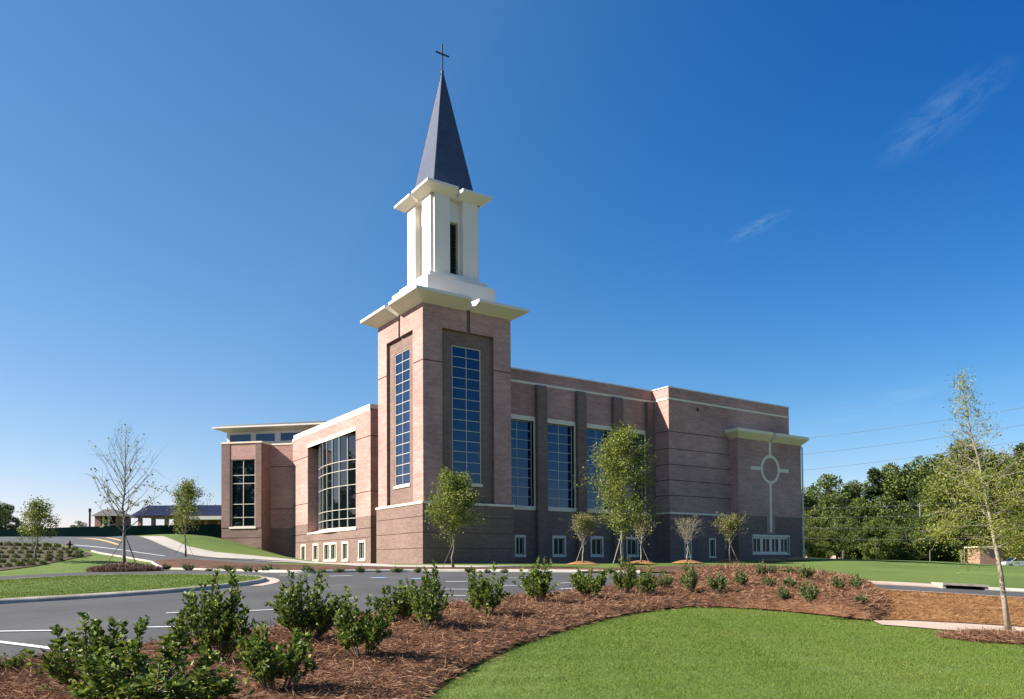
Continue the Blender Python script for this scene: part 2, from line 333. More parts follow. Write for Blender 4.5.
def cornice_mb(mb, cx, cy, hx, hy, ov, z0, z1, z2, gap, sides='NESW', rot=None, ov0=0.0):
    """flared cornice in four L pieces with a V notch at the middle of each side"""
    T_ = rot if rot else (lambda x, y, z: (x, y, z))
    for sx in (-1, 1):
        for sy in (-1, 1):
            P = lambda x, y, z: T_(cx + sx * x, cy + sy * y, z)
            ix, iy = hx + ov0, hy + ov0; ox, oy = hx + ov, hy + ov; g0, g1 = gap * .35, gap * .62
            def q(*p):
                p = list(p)
                mb.face(p if sx * sy > 0 else p[::-1])
            # side at +y : x from g to corner
            q(P(g0, iy, z0), P(ix, iy, z0), P(ox, oy, z1), P(g1, oy, z1))
            q(P(g1, oy, z1), P(ox, oy, z1), P(ox, oy, z2), P(g1, oy, z2))
            q(P(g0, iy, z0), P(g1, oy, z1), P(g1, oy, z2), P(g0, iy - .3, z2), P(g0, iy - .3, z0))
            # side at +x
            q(P(ix, iy, z0), P(ix, g0, z0), P(ox, g1, z1), P(ox, oy, z1))
            q(P(ox, oy, z1), P(ox, g1, z1), P(ox, g1, z2), P(ox, oy, z2))
            q(P(ix, g0, z0), P(ix - .3, g0, z0), P(ix - .3, g0, z2), P(ox, g1, z2), P(ox, g1, z1))
            # top
            q(P(g0, iy - .3, z2), P(g1, oy, z2), P(ox, oy, z2), P(ox, g1, z2), P(ix - .3, g0, z2), P(ix - .3, iy - .3, z2))
def window(fc, a0, a1, z0, z1, depth, cols, rows, parent, name='window', fw=.07, mw=.05, border=None, gm='blue_glass', colpos=None, rowpos=None, proud=.06):
    """a pane (part) with its frame (sub-part); border = (left,right,bottom,top) stone surround widths outside the opening"""
    g = MB(); g.face([fc(a0, z0, depth), fc(a1, z0, depth), fc(a1, z1, depth), fc(a0, z1, depth)])
    go = g.build(name, M[gm], parent)
    f = MB(); d0, d1 = depth - proud, depth + .04
    f.fbox(fc, a0, a0 + fw, z0, z1, d0, d1); f.fbox(fc, a1 - fw, a1, z0, z1, d0, d1)
    f.fbox(fc, a0 + fw, a1 - fw, z0, z0 + fw, d0, d1); f.fbox(fc, a0 + fw, a1 - fw, z1 - fw, z1, d0, d1)
    ca = colpos if colpos is not None else [a0 + (a1 - a0) * k / cols for k in range(1, cols)]
    rz = rowpos if rowpos is not None else [z0 + (z1 - z0) * k / rows for k in range(1, rows)]
    for a in ca: f.fbox(fc, a - mw / 2, a + mw / 2, z0 + fw, z1 - fw, d0 + .012, d1)
    cs = [a0 + fw] + [x for a in ca for x in (a - mw / 2, a + mw / 2)] + [a1 - fw]
    for z in rz:
        for k in range(0, len(cs), 2): f.fbox(fc, cs[k], cs[k + 1], z - mw / 2, z + mw / 2, d0 + .016, d1)
    fo = f.build('frame', M['frame'], go)
    if border:
        l, r, bt, tp, pr, ind = border
        s = MB()
        s.fbox(fc, a0 - l, a0, z0, z1, -pr, ind); s.fbox(fc, a1, a1 + r, z0, z1, -pr, ind)
        s.fbox(fc, a0 - l, a1 + r, z1, z1 + tp, -pr - .004, ind); s.fbox(fc, a0 - l - .04, a1 + r + .04, z0 - bt, z0, -pr - .03, ind)
        s.build('surround', M['stone'], go)
    return go

# ------------------------------------------------------------------ terrain
FWD = -R0[:, 2].copy(); FWD[2] = 0; FWD /= np.linalg.norm(FWD); RGT = np.array([FWD[1], -FWD[0], 0.0])
def raydir(px, py):
    r = np.array([px - PX, -(py - PY), -F]) / F; r = R0 @ r; return r / (r @ FWD)      # unit depth along FWD
CP = [(0, 690, 9.3), (512, 699, 8.9), (1024, 699, 9.0), (0, 605, 22.5), (0, 577.5, 38), (270, 581, 31), (420, 620, 16.5), (700, 606, 24),
      (150, 652, 12.2), (1007, 634, 17.6), (890, 622, 20), (1024, 594, 34), (870, 583.5, 37), (670, 578, 38), (560, 588, 29), (480, 570, 50), (340, 571.5, 47),
      (423.5, 563.8, 60), (293, 558.5, 90), (262, 550, 89), (222, 538, 86.5), (180, 534, 86), (130, 537, 90), (0, 537.5, 95), (0, 571, 50),
      (90, 557, 62), (40, 545, 76), (150, 557, 66), (200, 552, 74), (620, 562.2, 71), (802, 560.5, 84), (870, 567, 60), (940, 561.5, 88), (1024, 567, 88),
      (850, 560, 72), (905, 560.6, 78), (1035, 569.5, 70), (975, 566.3, 72), (1030, 568.5, 98), (1017, 569, 117), (900, 561.5, 130), (250, 563, 64)]
XY = []; ZZ = []
for px, py, d in CP:
    r = raydir(px, py); XY.append(((r @ RGT) * d, d)); ZZ.append(C[2] + r[2] * d)
for x, d, z in ((-40, -30, -1.7), (0, -30, -1.9), (40, -30, -2.0), (-40, 12, -1.3), (40, 15, -2.0), (-120, 60, 1.5), (-120, 170, 5.5), (0, 170, 2.5), (90, 170, .2), (130, 60, -2), (-30, 120, 3.6), (20, 120, 1.5), (0, 0, -1.72)):
    XY.append((x, d)); ZZ.append(z)
XY = np.array(XY); ZZ = np.array(ZZ)
def _phi(r2): return np.where(r2 > 0, r2 * np.log(np.maximum(r2, 1e-12)) * .5, 0)
n_ = len(XY); K = _phi(((XY[:, None] - XY[None]) ** 2).sum(2)) + np.eye(n_) * 3.0
Pm = np.hstack([np.ones((n_, 1)), XY]); A_ = np.block([[K, Pm], [Pm.T, np.zeros((3, 3))]])
TW = np.linalg.solve(A_, np.concatenate([ZZ, np.zeros(3)]))
def Tld(X, D):
    X = np.clip(np.asarray(X, float), -120, 130); D = np.clip(np.asarray(D, float), -30, 170); sh = X.shape
    Q = np.stack([X.ravel(), D.ravel()], 1); out = np.empty(len(Q))
    for i in range(0, len(Q), 20000):
        q = Q[i:i + 20000]; out[i:i + 20000] = _phi(((q[:, None] - XY[None]) ** 2).sum(2)) @ TW[:n_] + TW[n_] + q @ TW[n_ + 1:]
    return out.reshape(sh)
def toXY(X, D): return C[0] + X * RGT[0] + D * FWD[0], C[1] + X * RGT[1] + D * FWD[1]
def toLD(x, y):
    dx, dy = np.asarray(x) - C[0], np.asarray(y) - C[1]; return dx * RGT[0] + dy * RGT[1], dx * FWD[0] + dy * FWD[1]
def T(x, y):
    X, D = toLD(x, y); return Tld(X, D)
def gpt(px, py, dmax=160):
    """the ground seen at a photo pixel: (lateral, depth)"""
    r = raydir(px, py); lx = r @ RGT; ds = np.concatenate([np.arange(3, 60, .1), np.arange(60, dmax, .25)])
    below = C[2] + r[2] * ds - Tld(lx * ds, ds)
    k = np.nonzero(below < 0)[0]
    if len(k) == 0: d = ds[np.argmin(below)]
    elif k[0] == 0: d = ds[0]
    else:
        i = k[0]; a, b = below[i - 1], below[i]; d = ds[i - 1] + (ds[i] - ds[i - 1]) * a / (a - b)
    return lx * d, d
def gxy(px, py, dz=0, dmax=160):
    X, D = gpt(px, py, dmax); x, y = toXY(X, D); return np.array([x, y, float(Tld(X, D)) + dz])
def at_d(px, d, dz=0):
    r = raydir(px, 560); X = (r @ RGT) * d; x, y = toXY(X, d); return np.array([x, y, float(Tld(X, d)) + dz])
def poly_ld(pts): return np.array([gpt(*p) for p in pts])
def inpoly(P, poly):
    x, y = P[:, 0], P[:, 1]; c = np.zeros(len(P), bool); j = len(poly) - 1
    for i in range(len(poly)):
        xi, yi = poly[i]; xj, yj = poly[j]
        c ^= ((yi > y) != (yj > y)) & (x < (xj - xi) * (y - yi) / (yj - yi + 1e-12) + xi); j = i
    return c
def edgedist(P, poly):
    d = np.full(len(P), 1e9)
    for i in range(len(poly)):
        a = poly[i]; b = poly[(i + 1) % len(poly)]; ab = b - a; t = np.clip(((P - a) @ ab) / (ab @ ab + 1e-12), 0, 1)
        d = np.minimum(d, np.hypot(*(P - a - t[:, None] * ab).T))
    return d
def vnoise(X, Y, s, seed=0):
    r = np.random.default_rng(seed); ph = r.uniform(0, 6.28, 12); th = r.uniform(0, 6.28, 12); fr = r.uniform(.5, 1.6, 12) / s
    return sum(np.sin((X * np.cos(t) + Y * np.sin(t)) * f_ * 2 * math.pi + p) for t, f_, p in zip(th, fr, ph)) / 12 * 1.7
def smooth_poly(poly, it=2, seg=None):
    P = np.asarray(poly)
    for _ in range(it):
        Q = np.roll(P, -1, 0); P = np.stack([P * .75 + Q * .25, P * .25 + Q * .75], 1).reshape(-1, 2)
    return P
def patch(name, poly, material, lift=.03, step=.8, crown=None, kind='structure', skirt=0.0, label=None, cat=None, group=None, maxpts=9000, smooth=True):
    """a sheet draped on the terrain inside an outline given in (lateral, depth) metres"""
    poly = np.asarray(poly); lo, hi = poly.min(0), poly.max(0)
    while (hi - lo).prod() / step ** 2 > maxpts * 3: step *= 1.15
    edge = []
    for i in range(len(poly)):
        a, b = poly[i], poly[(i + 1) % len(poly)]; k = max(1, int(np.hypot(*(b - a)) / step)); edge += [a + (b - a) * t / k for t in range(k)]
    edge = np.array(edge)
    gx, gy = np.meshgrid(np.arange(lo[0], hi[0], step), np.arange(lo[1], hi[1], step)); G = np.stack([gx.ravel(), gy.ravel()], 1)
    G[:, 0] += (np.round(G[:, 1] / step) % 2) * step * .5
    G = G[inpoly(G, poly)]; G = G[edgedist(G, poly) > step * .4]
    pts = [Vector(p) for p in edge.tolist()] + [Vector(p) for p in G.tolist()]; ne = len(edge)
    r = delaunay_2d_cdt(pts, [(i, (i + 1) % ne) for i in range(ne)], [list(range(ne))], 1, 1e-5)
    V2 = np.array([tuple(v) for v in r[0]]); F3 = np.array([f for f in r[2] if len(f) == 3])
    z = Tld(V2[:, 0], V2[:, 1]) + lift
    if crown: z = z + crown(V2, edgedist(V2, poly))
    x, y = toXY(V2[:, 0], V2[:, 1]); V3 = np.stack([x, y, z], 1)
    a, b_, c_ = V3[F3[:, 0]], V3[F3[:, 1]], V3[F3[:, 2]]
    flip = np.cross(b_ - a, c_ - a)[:, 2] < 0; F3[flip] = F3[flip][:, ::-1]
    if skirt:
        from collections import Counter
        ec = Counter(); dirn = {}
        for t in F3.tolist():
            for u, v in ((t[0], t[1]), (t[1], t[2]), (t[2], t[0])): ec[frozenset((u, v))] += 1; dirn[frozenset((u, v))] = (u, v)
        nb = len(V3); ex = []; vm = {}; xv = []
        def low(i):
            if i not in vm: vm[i] = nb + len(xv); xv.append(V3[i] - (0, 0, skirt))
            return vm[i]
        for e_, cnt in ec.items():
            if cnt == 1:
                u, v = dirn[e_]; ex += [(v, u, low(u)), (v, low(u), low(v))]
        V3 = np.vstack([V3, np.array(xv)]); F3 = np.vstack([F3, np.array(ex)])
    o = link(name, arr_mesh(name, V3, F3, [material], smooth=smooth and not skirt)); props(o, label, cat, group, kind)
    return o
def strip(name, line, w, material, lift=.05, h=0.0, kind='structure', closed=False, label=None, cat=None, seg=.7, parent=None, left=None, right=None):
    """a ribbon or kerb along a (lateral, depth) polyline; h>0 gives it a real height with side faces"""
    P = np.asarray(line, float); pts = []
    n = len(P); rngi = range(n if closed else n - 1)
    for i in rngi:
        a, b = P[i], P[(i + 1) % n]; k = max(1, int(np.hypot(*(b - a)) / seg)); pts += [a + (b - a) * t / k for t in range(k)]
    if not closed: pts.append(P[-1])
    pts = np.array(pts); m_ = len(pts)
    if closed: tg = np.roll(pts, -1, 0) - np.roll(pts, 1, 0)
    else: tg = np.gradient(pts, axis=0)
    tg /= np.linalg.norm(tg, axis=1)[:, None] + 1e-9; nr = np.stack([-tg[:, 1], tg[:, 0]], 1)
    L_, R_ = pts + nr * w / 2, pts - nr * w / 2
    def up(Q, dz): x, y = toXY(Q[:, 0], Q[:, 1]); return np.stack([x, y, Tld(Q[:, 0], Q[:, 1]) + dz], 1)
    if h:
        cf = min(.09, w * .35); ch = h * .55; Li, Ri = pts + nr * (w / 2 - cf), pts - nr * (w / 2 - cf)
        rows = [up(L_, lift - .15), up(L_, lift + h - ch), up(Li, lift + h), up(Ri, lift + h), up(R_, lift + h - ch), up(R_, lift - .15)]
    else: rows = [up(L_, lift), up(R_, lift)]
    V = np.vstack(rows); Fq = []
    for r_ in range(len(rows) - 1):
        for i in range(m_ if closed else m_ - 1):
            j = (i + 1) % m_; Fq.append((r_ * m_ + i, (r_ + 1) * m_ + i, (r_ + 1) * m_ + j, r_ * m_ + j))
    o = link(name, arr_mesh(name, V, np.array(Fq), [material]), parent); props(o, label, cat, None, kind); return o

# base ground: one sheet to the horizon
ax = np.concatenate([-np.geomspace(3000, 131, 14), np.arange(-130, 131, 1.6), np.geomspace(131.5, 3000, 14)])
ad = np.concatenate([-np.geomspace(1500, 31, 8), np.arange(-30, 60, 1.2), np.arange(60, 171, 2.0), np.geomspace(173, 4500, 16)])
gx, gd = np.meshgrid(ax, ad); gz = Tld(gx, gd); x, y = toXY(gx, gd)
V = np.stack([x.ravel(), y.ravel(), gz.ravel()], 1); nx = len(ax)
ii, jj = np.meshgrid(np.arange(nx - 1), np.arange(len(ad) - 1)); a = (jj * nx + ii).ravel()
props(link('ground', arr_mesh('ground', V, np.stack([a, a + 1, a + nx + 1, a + nx], 1), [M['grass']], smooth=True)), kind='structure')

# ------------------------------------------------------------------ the church
church = empty('church', (0, 0, 0), 'large brick church with a square bell tower, white belfry and slate spire', 'church')
BR = [M['pink'], M['brown'], M['groove'], M['stone']]
TW_ = 8.2
S2 = 2 ** -.5
# bell tower
fR = Face((0, 0), (1, 0)); fL = Face((0, TW_), (0, -1)); fB = Face((TW_, 0), (0, 1)); fT = Face((TW_, TW_), (-1, 0))
mb = MB()
for fc in (fR, fL, fB, fT):
    wall(mb, fc, 0, TW_, 4.7, 20.3, [(2.72, 5.42, 6.4, 17.35, .42, False, 1), (1.7, 6.5, 4.7, 18.5, .26, True, 1), (3.95, 4.27, 18.5, 20.3, .12, True, 1),
         (0, 1.7, 15.74, 15.82, .05, True, 2), (6.5, TW_, 15.74, 15.82, .05, True, 2)])
tower = mb.build('bell_tower', BR, church)
mb = MB(); E_ = .12
for fc in (Face((-E_, -E_), (1, 0)), Face((-E_, TW_ + E_), (0, -1)), Face((TW_ + E_, -E_), (0, 1)), Face((TW_ + E_, TW_ + E_), (-1, 0))):
    wall(mb, fc, 0, TW_ + 2 * E_, -1.2, 4.64, [(0, TW_ + 2 * E_, z, z + .05, .035, True, 2) for z in (1.17, 2.38, 3.62)], matz=lambda z: 1)
mb.build('tower_base', BR, church)
mb = MB()
b0 = -.18; b1 = TW_ + .18
mb.box(b0, b1, b0, .0, 4.62, 4.8); mb.box(b0, b1, TW_, b1, 4.62, 4.8); mb.box(b0, 0, 0, TW_, 4.62, 4.8); mb.box(TW_, b1, 0, TW_, 4.62, 4.8)
mb.build('belt_course', M['stone'], church)
for fc in (fR, fL): window(fc, 2.72, 5.42, 6.4, 17.35, .36, 2, 13, church, 'tower_window', fw=.07, mw=.042)
for fc in (fR, fL):
    mb = MB(); mb.fbox(fc, 2.62, 5.52, 6.18, 6.395, .17, .4); mb.build('window_sill', M['stone'], church)
mb = MB(); cornice_mb(mb, 4.1, 4.1, 4.1, 4.1, 1.14, 20.2, 20.78, 21.0, .55, ov0=.02)
mb.box(.15, 8.05, .15, 8.05, 20.26, 20.97)
mb.build('tower_cornice', M['white'], church)
# belfry
c = 4.1
mb = MB()
mb.box(c - 3.2, c + 3.2, c - 3.2, c + 3.2, 20.99, 22.9); mb.box(c - 2.72, c + 2.72, c - 2.72, c + 2.72, 22.9, 23.4)
mb.build('belfry_plinth', M['white'], church)
h = 2.3; k = 2.06
mb = MB()
def sideface(hh, half):
    return [Face((c - half, c - hh), (1, 0)), Face((c - hh, c + half), (0, -1)), Face((c + hh, c - half), (0, 1)), Face((c + half, c + hh), (-1, 0))]
for fc in sideface(h, k):
    wall(mb, fc, 0, 2 * k, 23.4, 30.2, [(k - .43, k + .43, 23.75, 28.3, .95, False, 0), (k - .62, k + .62, 23.75, 30.05, .5, True, 0)])
    mb.face([fc(0, 23.4, .3), fc(0, 23.4, 0), fc(0, 30.2, 0), fc(0, 30.2, .3)]); mb.face([fc(2 * k, 23.4, 0), fc(2 * k, 23.4, .3), fc(2 * k, 30.2, .3), fc(2 * k, 30.2, 0)])
q = 2.13
for sx in (-1, 1):
    for sy in (-1, 1):
        xs = sorted((c + sx * (k - .02), c + sx * q)); ys = sorted((c + sy * (k - .02), c + sy * q)); mb.box(xs[0], xs[1], ys[0], ys[1], 23.39, 30.19)
belfry = mb.build('belfry', M['white'], church)
for fc in sideface(h, k):
    mb = MB(); mb.face([fc(k - .43, 23.75, .94), fc(k + .43, 23.75, .94), fc(k + .43, 28.3, .94), fc(k - .43, 28.3, .94)])
    for i in range(15):
        z = 23.85 + i * .295; mb.hexa([fc(k - .42, z, .80), fc(k + .42, z, .80), fc(k + .42, z + .2, .93), fc(k - .42, z + .2, .93), fc(k - .42, z + .03, .80), fc(k + .42, z + .03, .80), fc(k + .42, z + .23, .93), fc(k - .42, z + .23, .93)])
    mb.build('louver', M['dark'], belfry)
mb = MB(); cornice_mb(mb, c, c, 2.3, 2.3, .76, 30.05, 30.52, 30.72, .34, ov0=.015); mb.box(c - 2.2, c + 2.2, c - 2.2, c + 2.2, 30.08, 30.69)
mb.build('belfry_cornice', M['white'], church)
sb = 1.98; zt = 41.85
mb = MB(); base = [(c - sb, c - sb), (c + sb, c - sb), (c + sb, c + sb), (c - sb, c + sb)]; tp = .05
top = [(c - tp, c - tp), (c + tp, c - tp), (c + tp, c + tp), (c - tp, c + tp)]
for i in range(4):
    j = (i + 1) % 4; mb.face([(*base[i], 30.7), (*base[j], 30.7), (*top[j], zt), (*top[i], zt)])
    mb.tube([(*base[i], 30.7), (*top[i], zt)], .035, 5)
mb.build('spire', M['slate'], church)
mb = MB(); mb.box(c - .05, c + .05, c - .05, c + .05, zt, 44.35); mb.box(c - .66, c + .66, c - .045, c + .045, 43.42, 43.53)
mb.tube([(c, c, zt - .12), (c, c, zt + .12), (c, c, zt + .2)], [.13, .16, .07], 10)
mb.build('cross', M['steel'], church)

# nave (right of the tower)
NV = 2.27; fN = Face((0, NV), (1, 0)); BZ = 4.6
mb = MB()
nwin = [(8.95, 12.1), (13.55, 16.65), (18.05, 21.05), (22.6, 25.45)]
bwin = [(10.0, 11.2), (14.1, 15.65), (18.5, 20.1), (22.95, 24.55)]
ops = [(a0, a1, 4.98, 12.5, .5, False, 3) for a0, a1 in nwin] + [(a0 + .18, a1 - .18, .72, 2.25, .3, False, 3) for a0, a1 in bwin]
wall(mb, fN, TW_, 26.55, -1.2, 16.9, ops, matz=lambda z: 1 if z < BZ else 0, extra_z=(BZ,))
mb.build('nave_wall', BR, church)
for a0, a1 in nwin:
    window(fN, a0, a1, 4.98, 12.5, .34, 2, 9, church, 'nave_window', fw=.06, mw=.042, border=(.16, .16, .34, .40, .05, .34))
for a0, a1 in bwin:
    window(fN, a0 + .18, a1 - .18, .72, 2.25, .16, 2, 1, church, 'basement_window', fw=.08, mw=.07, gm='base_glass', border=(.16, .16, .2, .2, .03, .16))
for a0, a1 in ((12.28, 13.35), (16.82, 17.86), (21.22, 22.4), (25.6, 26.54)):
    mb = MB(); mb.fbox(fN, a0, a1, -1.2, 15.35, -.42, .0); mb.hexa([fN(a0, 15.35, -.42), fN(a1, 15.35, -.42), fN(a1, 15.35, 0), fN(a0, 15.35, 0), fN(a0, 15.72, -.3), fN(a1, 15.72, -.3), fN(a1, 15.72, 0), fN(a0, 15.72, 0)])
    mb.build('pilaster', M['brown'], church)
mb = MB(); mb.fbox(fN, TW_, 26.55, 15.74, 15.93, -.05, .1); mb.build('stone_stripe', M['stone'], church)
mb = MB(); mb.fbox(fN, TW_, 26.6, 16.88, 17.0, -.06, .4); mb.build('parapet_cap', M['metal_cap'], church)
# right-hand block
fK = Face((26.55, 0), (1, 0)); fKs = Face((26.55, NV), (0, -1)); fKe = Face((45.05, 0), (0, 1))
gz_ = (12.62, 10.95, 9.42, 7.9, 6.42)
mb = MB()
wall(mb, fK, 0, 18.5, -1.2, 16.9, [(0, 8.7, z, z + .07, .05, True, 2) for z in gz_] + [(5.6, 6.3, .55, 2.25, .3, False, 3), (2.1, 2.8, .55, 2.25, .3, False, 3)], matz=lambda z: 1 if z < BZ + .1 else 0, extra_z=(BZ + .1,))
wall(mb, fKs, 0, NV, -1.2, 16.9, [(0, NV, z, z + .07, .05, True, 2) for z in gz_], matz=lambda z: 1 if z < BZ + .1 else 0, extra_z=(BZ + .1,))
wall(mb, fKe, 0, 32, -1.2, 16.9, [], matz=lambda z: 1 if z < BZ + .1 else 0, extra_z=(BZ + .1,))
mb.build('side_block', BR, church)
for a0, a1 in ((2.1, 2.8), (5.6, 6.3)):
    window(fK, a0, a1, .55, 2.25, .16, 1, 1, church, 'slit_window', fw=.07, gm='base_glass', border=(.14, .14, .14, .14, .03, .16))
mb = MB(); mb.fbox(fK, -.05, 18.55, 15.72, 15.9, -.05, .1); mb.fbox(fKs, 0, NV, 15.72, 15.9, -.05, .1); mb.build('stone_stripe', M['stone'], church)
mb = MB(); mb.fbox(fK, -.06, 18.56, 16.88, 17.0, -.06, .4); mb.fbox(fKs, .0, NV - .4, 16.88, 17.0, -.06, .4); mb.fbox(fKe, .4, 32, 16.881, 17.0, -.06, .4); mb.build('parapet_cap', M['metal_cap'], church)
mb = MB(); mb.fbox(fK, -.04, 8.6, BZ + .06, BZ + .24, -.06, .1); mb.fbox(fKs, 0, NV, BZ + .06, BZ + .24, -.06, .1); mb.build('belt_course', M['stone'], church)
for fc, a, z in ((fN, 9.5, 15.0), (fK, 3.9, 15.0)):
    mb = MB(); mb.fbox(fc, a, a + .22, z, z + .28, -.1, 0); mb.build('scupper', M['dark'], church)
# bay with the cross
bx0, bx1, bv = 35.23, 45.6, -1.06
fY = Face((bx0, bv), (1, 0)); fYs = Face((bx0, 0), (0, -1)); fYe = Face((bx1, bv), (0, 1)); bw = bx1 - bx0
mb = MB()
wall(mb, fY, 0, bw, -1.2, 12.9, [(2.15, 8.1, .85, 2.6, .3, False, 3)], matz=lambda z: 1 if z < 4.75 else 0, extra_z=(4.75,))
for fc, l in ((fYs, -bv), (fYe, -bv + 6)): wall(mb, fc, 0, l, -1.2, 12.9, [], matz=lambda z: 1 if z < 4.75 else 0, extra_z=(4.75,))
mb.fbox(fY, 4.45, 5.75, 2.95, 4.76, -.025, .05, 0)
mb.build('cross_bay', BR, church)
mb = MB(); cornice_mb(mb, (bx0 + bx1) / 2, 2.45, bw / 2, 2.45 - bv, .62, 12.6, 13.2, 13.5, .42, ov0=.015); mb.box(bx0 + .2, bx1 - .2, bv + .2, 5.9, 12.7, 13.47)
mb.build('bay_cornice', M['stone'], church)
mb = MB(); cu, cz = 40.3 - bx0, 9.68
mb.fbox(fY, cu - .17, cu + .17, cz + 1.48, 12.58, -.06, .02); mb.fbox(fY, cu - .17, cu + .17, 3.1, cz - 1.48, -.06, .02)
mb.fbox(fY, cu - 3.08, cu - 1.48, cz - .18, cz + .18, -.06, .02); mb.fbox(fY, cu + 1.48, cu + 3.08, cz - .18, cz + .18, -.06, .02)
for i in range(48):
    a, b2 = 2 * math.pi * i / 48, 2 * math.pi * (i + 1) / 48
    P = lambda r, t, d: fY(cu + r * math.cos(t), cz + r * math.sin(t), d)
    mb.hexa([P(1.22, a, -.07), P(1.53, a, -.07), P(1.53, b2, -.07), P(1.22, b2, -.07), P(1.22, a, .02), P(1.53, a, .02), P(1.53, b2, .02), P(1.22, b2, .02)])
mb.build('wall_cross', M['stone'], church)
window(fY, 2.15, 8.1, .85, 2.6, .16, 8, 1, church, 'basement_window', fw=.2, mw=.1, gm='base_glass', colpos=None, border=(.06, .06, .12, .22, .04, .16))
for k2 in range(3): a = 2.15 + 5.95 * (k2 + 1) / 4; mb = MB(); mb.fbox(fY, a - .2, a + .2, 1.05, 2.4, .085, .2); mb.build('window_post', M['frame'], church)
mb = MB(); mb.tube([(bx1 + .1, bv - .1, -.6), (bx1 + .1, bv - .1, 12.3), (bx1 + .02, bv + .1, 12.7)], .09, 8); mb.build('downspout', M['frame'], church)

# left wing with the bowed window
WL = 21.9; fW = Face((2, 36.2), (0, -1)); fWe = Face((2, 14.3), (1, 0))
va = lambda v: 36.2 - v
mb = MB()
wb = [(15.42, 17.15), (19.55, 21.27), (22.63, 24.38), (24.53, 26.3), (27.8, 29.54), (31.75, 33.4)]
ops = [(va(31.2), va(17.75), 3.5, 13.0, 3.2, False, 0)] + [(va(b) + .2, va(a) - .2, .5, 2.08, .3, False, 3) for a, b in wb]
W0 = 4.55
ops += [(va(17.75), WL, 12.0, 12.08, .05, True, 2), (0, va(31.2), 12.0, 12.08, .05, True, 2), (va(17.75), WL, 6.8, 6.88, .05, True, 2), (0, va(31.2), 6.8, 6.88, .05, True, 2),
        (va(17.75), WL, 3.35, 3.42, .05, True, 2), (0, va(31.2), 3.35, 3.42, .05, True, 2), (0, WL, 2.5, 2.56, .04, True, 2)]
wall(mb, fW, 0, WL, -1.2, 14.6, ops, matz=lambda z: 1 if z < W0 else 0, extra_z=(W0,))
wall(mb, fWe, 0, 8, -1.2, 14.6, [(0, 8, z, z + .08, .05, True, 2) for z in (12.0, 6.8, 3.35)], matz=lambda z: 1 if z < W0 else 0, extra_z=(W0,))
mb.build('wing_wall', BR, church)
mb = MB(); mb.fbox(fW, .5, WL + .06, 14.6, 15.0, -.08, .35); mb.fbox(fW, 0, .5, 14.25, 14.6, -.07, -.002); mb.fbox(fWe, .36, 8, 14.6, 15.0, -.08, .35); mb.fbox(fW, .5, WL, 14.42, 14.598, -.04, .2)
mb.build('parapet_cap', M['stone'], church)
for a, b in wb:
    window(fW, va(b) + .2, va(a) - .2, .5, 2.08, .14, 2, 1, church, 'basement_window', fw=.08, mw=.08, gm='base_glass', border=(.17, .17, .2, .2, .04, .14))
mb = MB(); mb.fbox(fW, va(31.2) - .05, va(17.75) + .05, 13.0, 13.38, -.06, .05); mb.build('window_head', M['stone'], church)
# bow: arc of glass
R_ = 17.3; sag = 1.35; half = 6.725; vc = 24.475; th0 = math.asin(half / R_); ucen = 2 - .02 + R_
NP = 9
def arc(t, r=R_): return (ucen - r * math.cos(t), vc - r * math.sin(t))      # t from -th0 (left, large v) to +th0
g = MB(); fr = MB(); NS = 36
bz = (3.72, 4.6, 5.55, 7.95, 9.5, 10.45, 13.0)
for i in range(NP):
    t0, t1 = -th0 + 2 * th0 * i / NP, -th0 + 2 * th0 * (i + 1) / NP
    p, q2 = arc(t0), arc(t1); g.face([(*p, 3.72), (*q2, 3.72), (*q2, 13.0), (*p, 13.0)])
bow = g.build('bow_window', M['dark_glass'], church)
for i in range(NP + 1):
    t = -th0 + 2 * th0 * i / NP; w_ = .024 / R_
    P = [arc(t - w_, R_ - .04), arc(t + w_, R_ - .04), arc(t + w_, R_ + .09), arc(t - w_, R_ + .09)]
    fr.hexa([(*p, 3.72) for p in P] + [(*p, 13.0) for p in P])
for z in bz:
    for i in range(NP):
        t0, t1 = -th0 + 2 * th0 * i / NP + .0027, -th0 + 2 * th0 * (i + 1) / NP - .0027
        P = [arc(t0, R_ - .03), arc(t1, R_ - .03), arc(t1, R_ + .075), arc(t0, R_ + .075)]
        fr.hexa([(*p, z - .026) for p in P] + [(*p, z + .026) for p in P])
fr.build('frame', M['frame'], bow)
mb = MB()
top_ = [arc(-th0 + 2 * th0 * i / 24, R_ + .16) for i in range(25)]
for i in range(24):
    (x0, y0), (x1, y1) = top_[i], top_[i + 1]
    mb.face([(x0, y0, 3.68), (x0 + .6, y0, 3.68), (x1 + .6, y1, 3.68), (x1, y1, 3.68)])
    ux0, ux1 = min(x0 - .05, 1.93), min(x1 - .05, 1.93)
    mb.face([(ux0, y0, 3.52), (x0, y0, 3.68), (x1, y1, 3.68), (ux1, y1, 3.52)]); mb.face([(ux0, y0, 3.36), (ux0, y0, 3.52), (ux1, y1, 3.52), (ux1, y1, 3.36)])
    mb.face([(2.6, y0, 3.36), (ux0, y0, 3.36), (ux1, y1, 3.36), (2.6, y1, 3.36)])
mb.build('bow_sill', M['stone'], bow)
mb = MB(); mb.box(2.05, 4.6, 17.6, 31.35, 13.0, 13.1); mb.box(4.55, 4.7, 17.6, 31.35, 3.3, 13.0, 1); mb.build('window_soffit', [M['stone'], M['dark']], church)

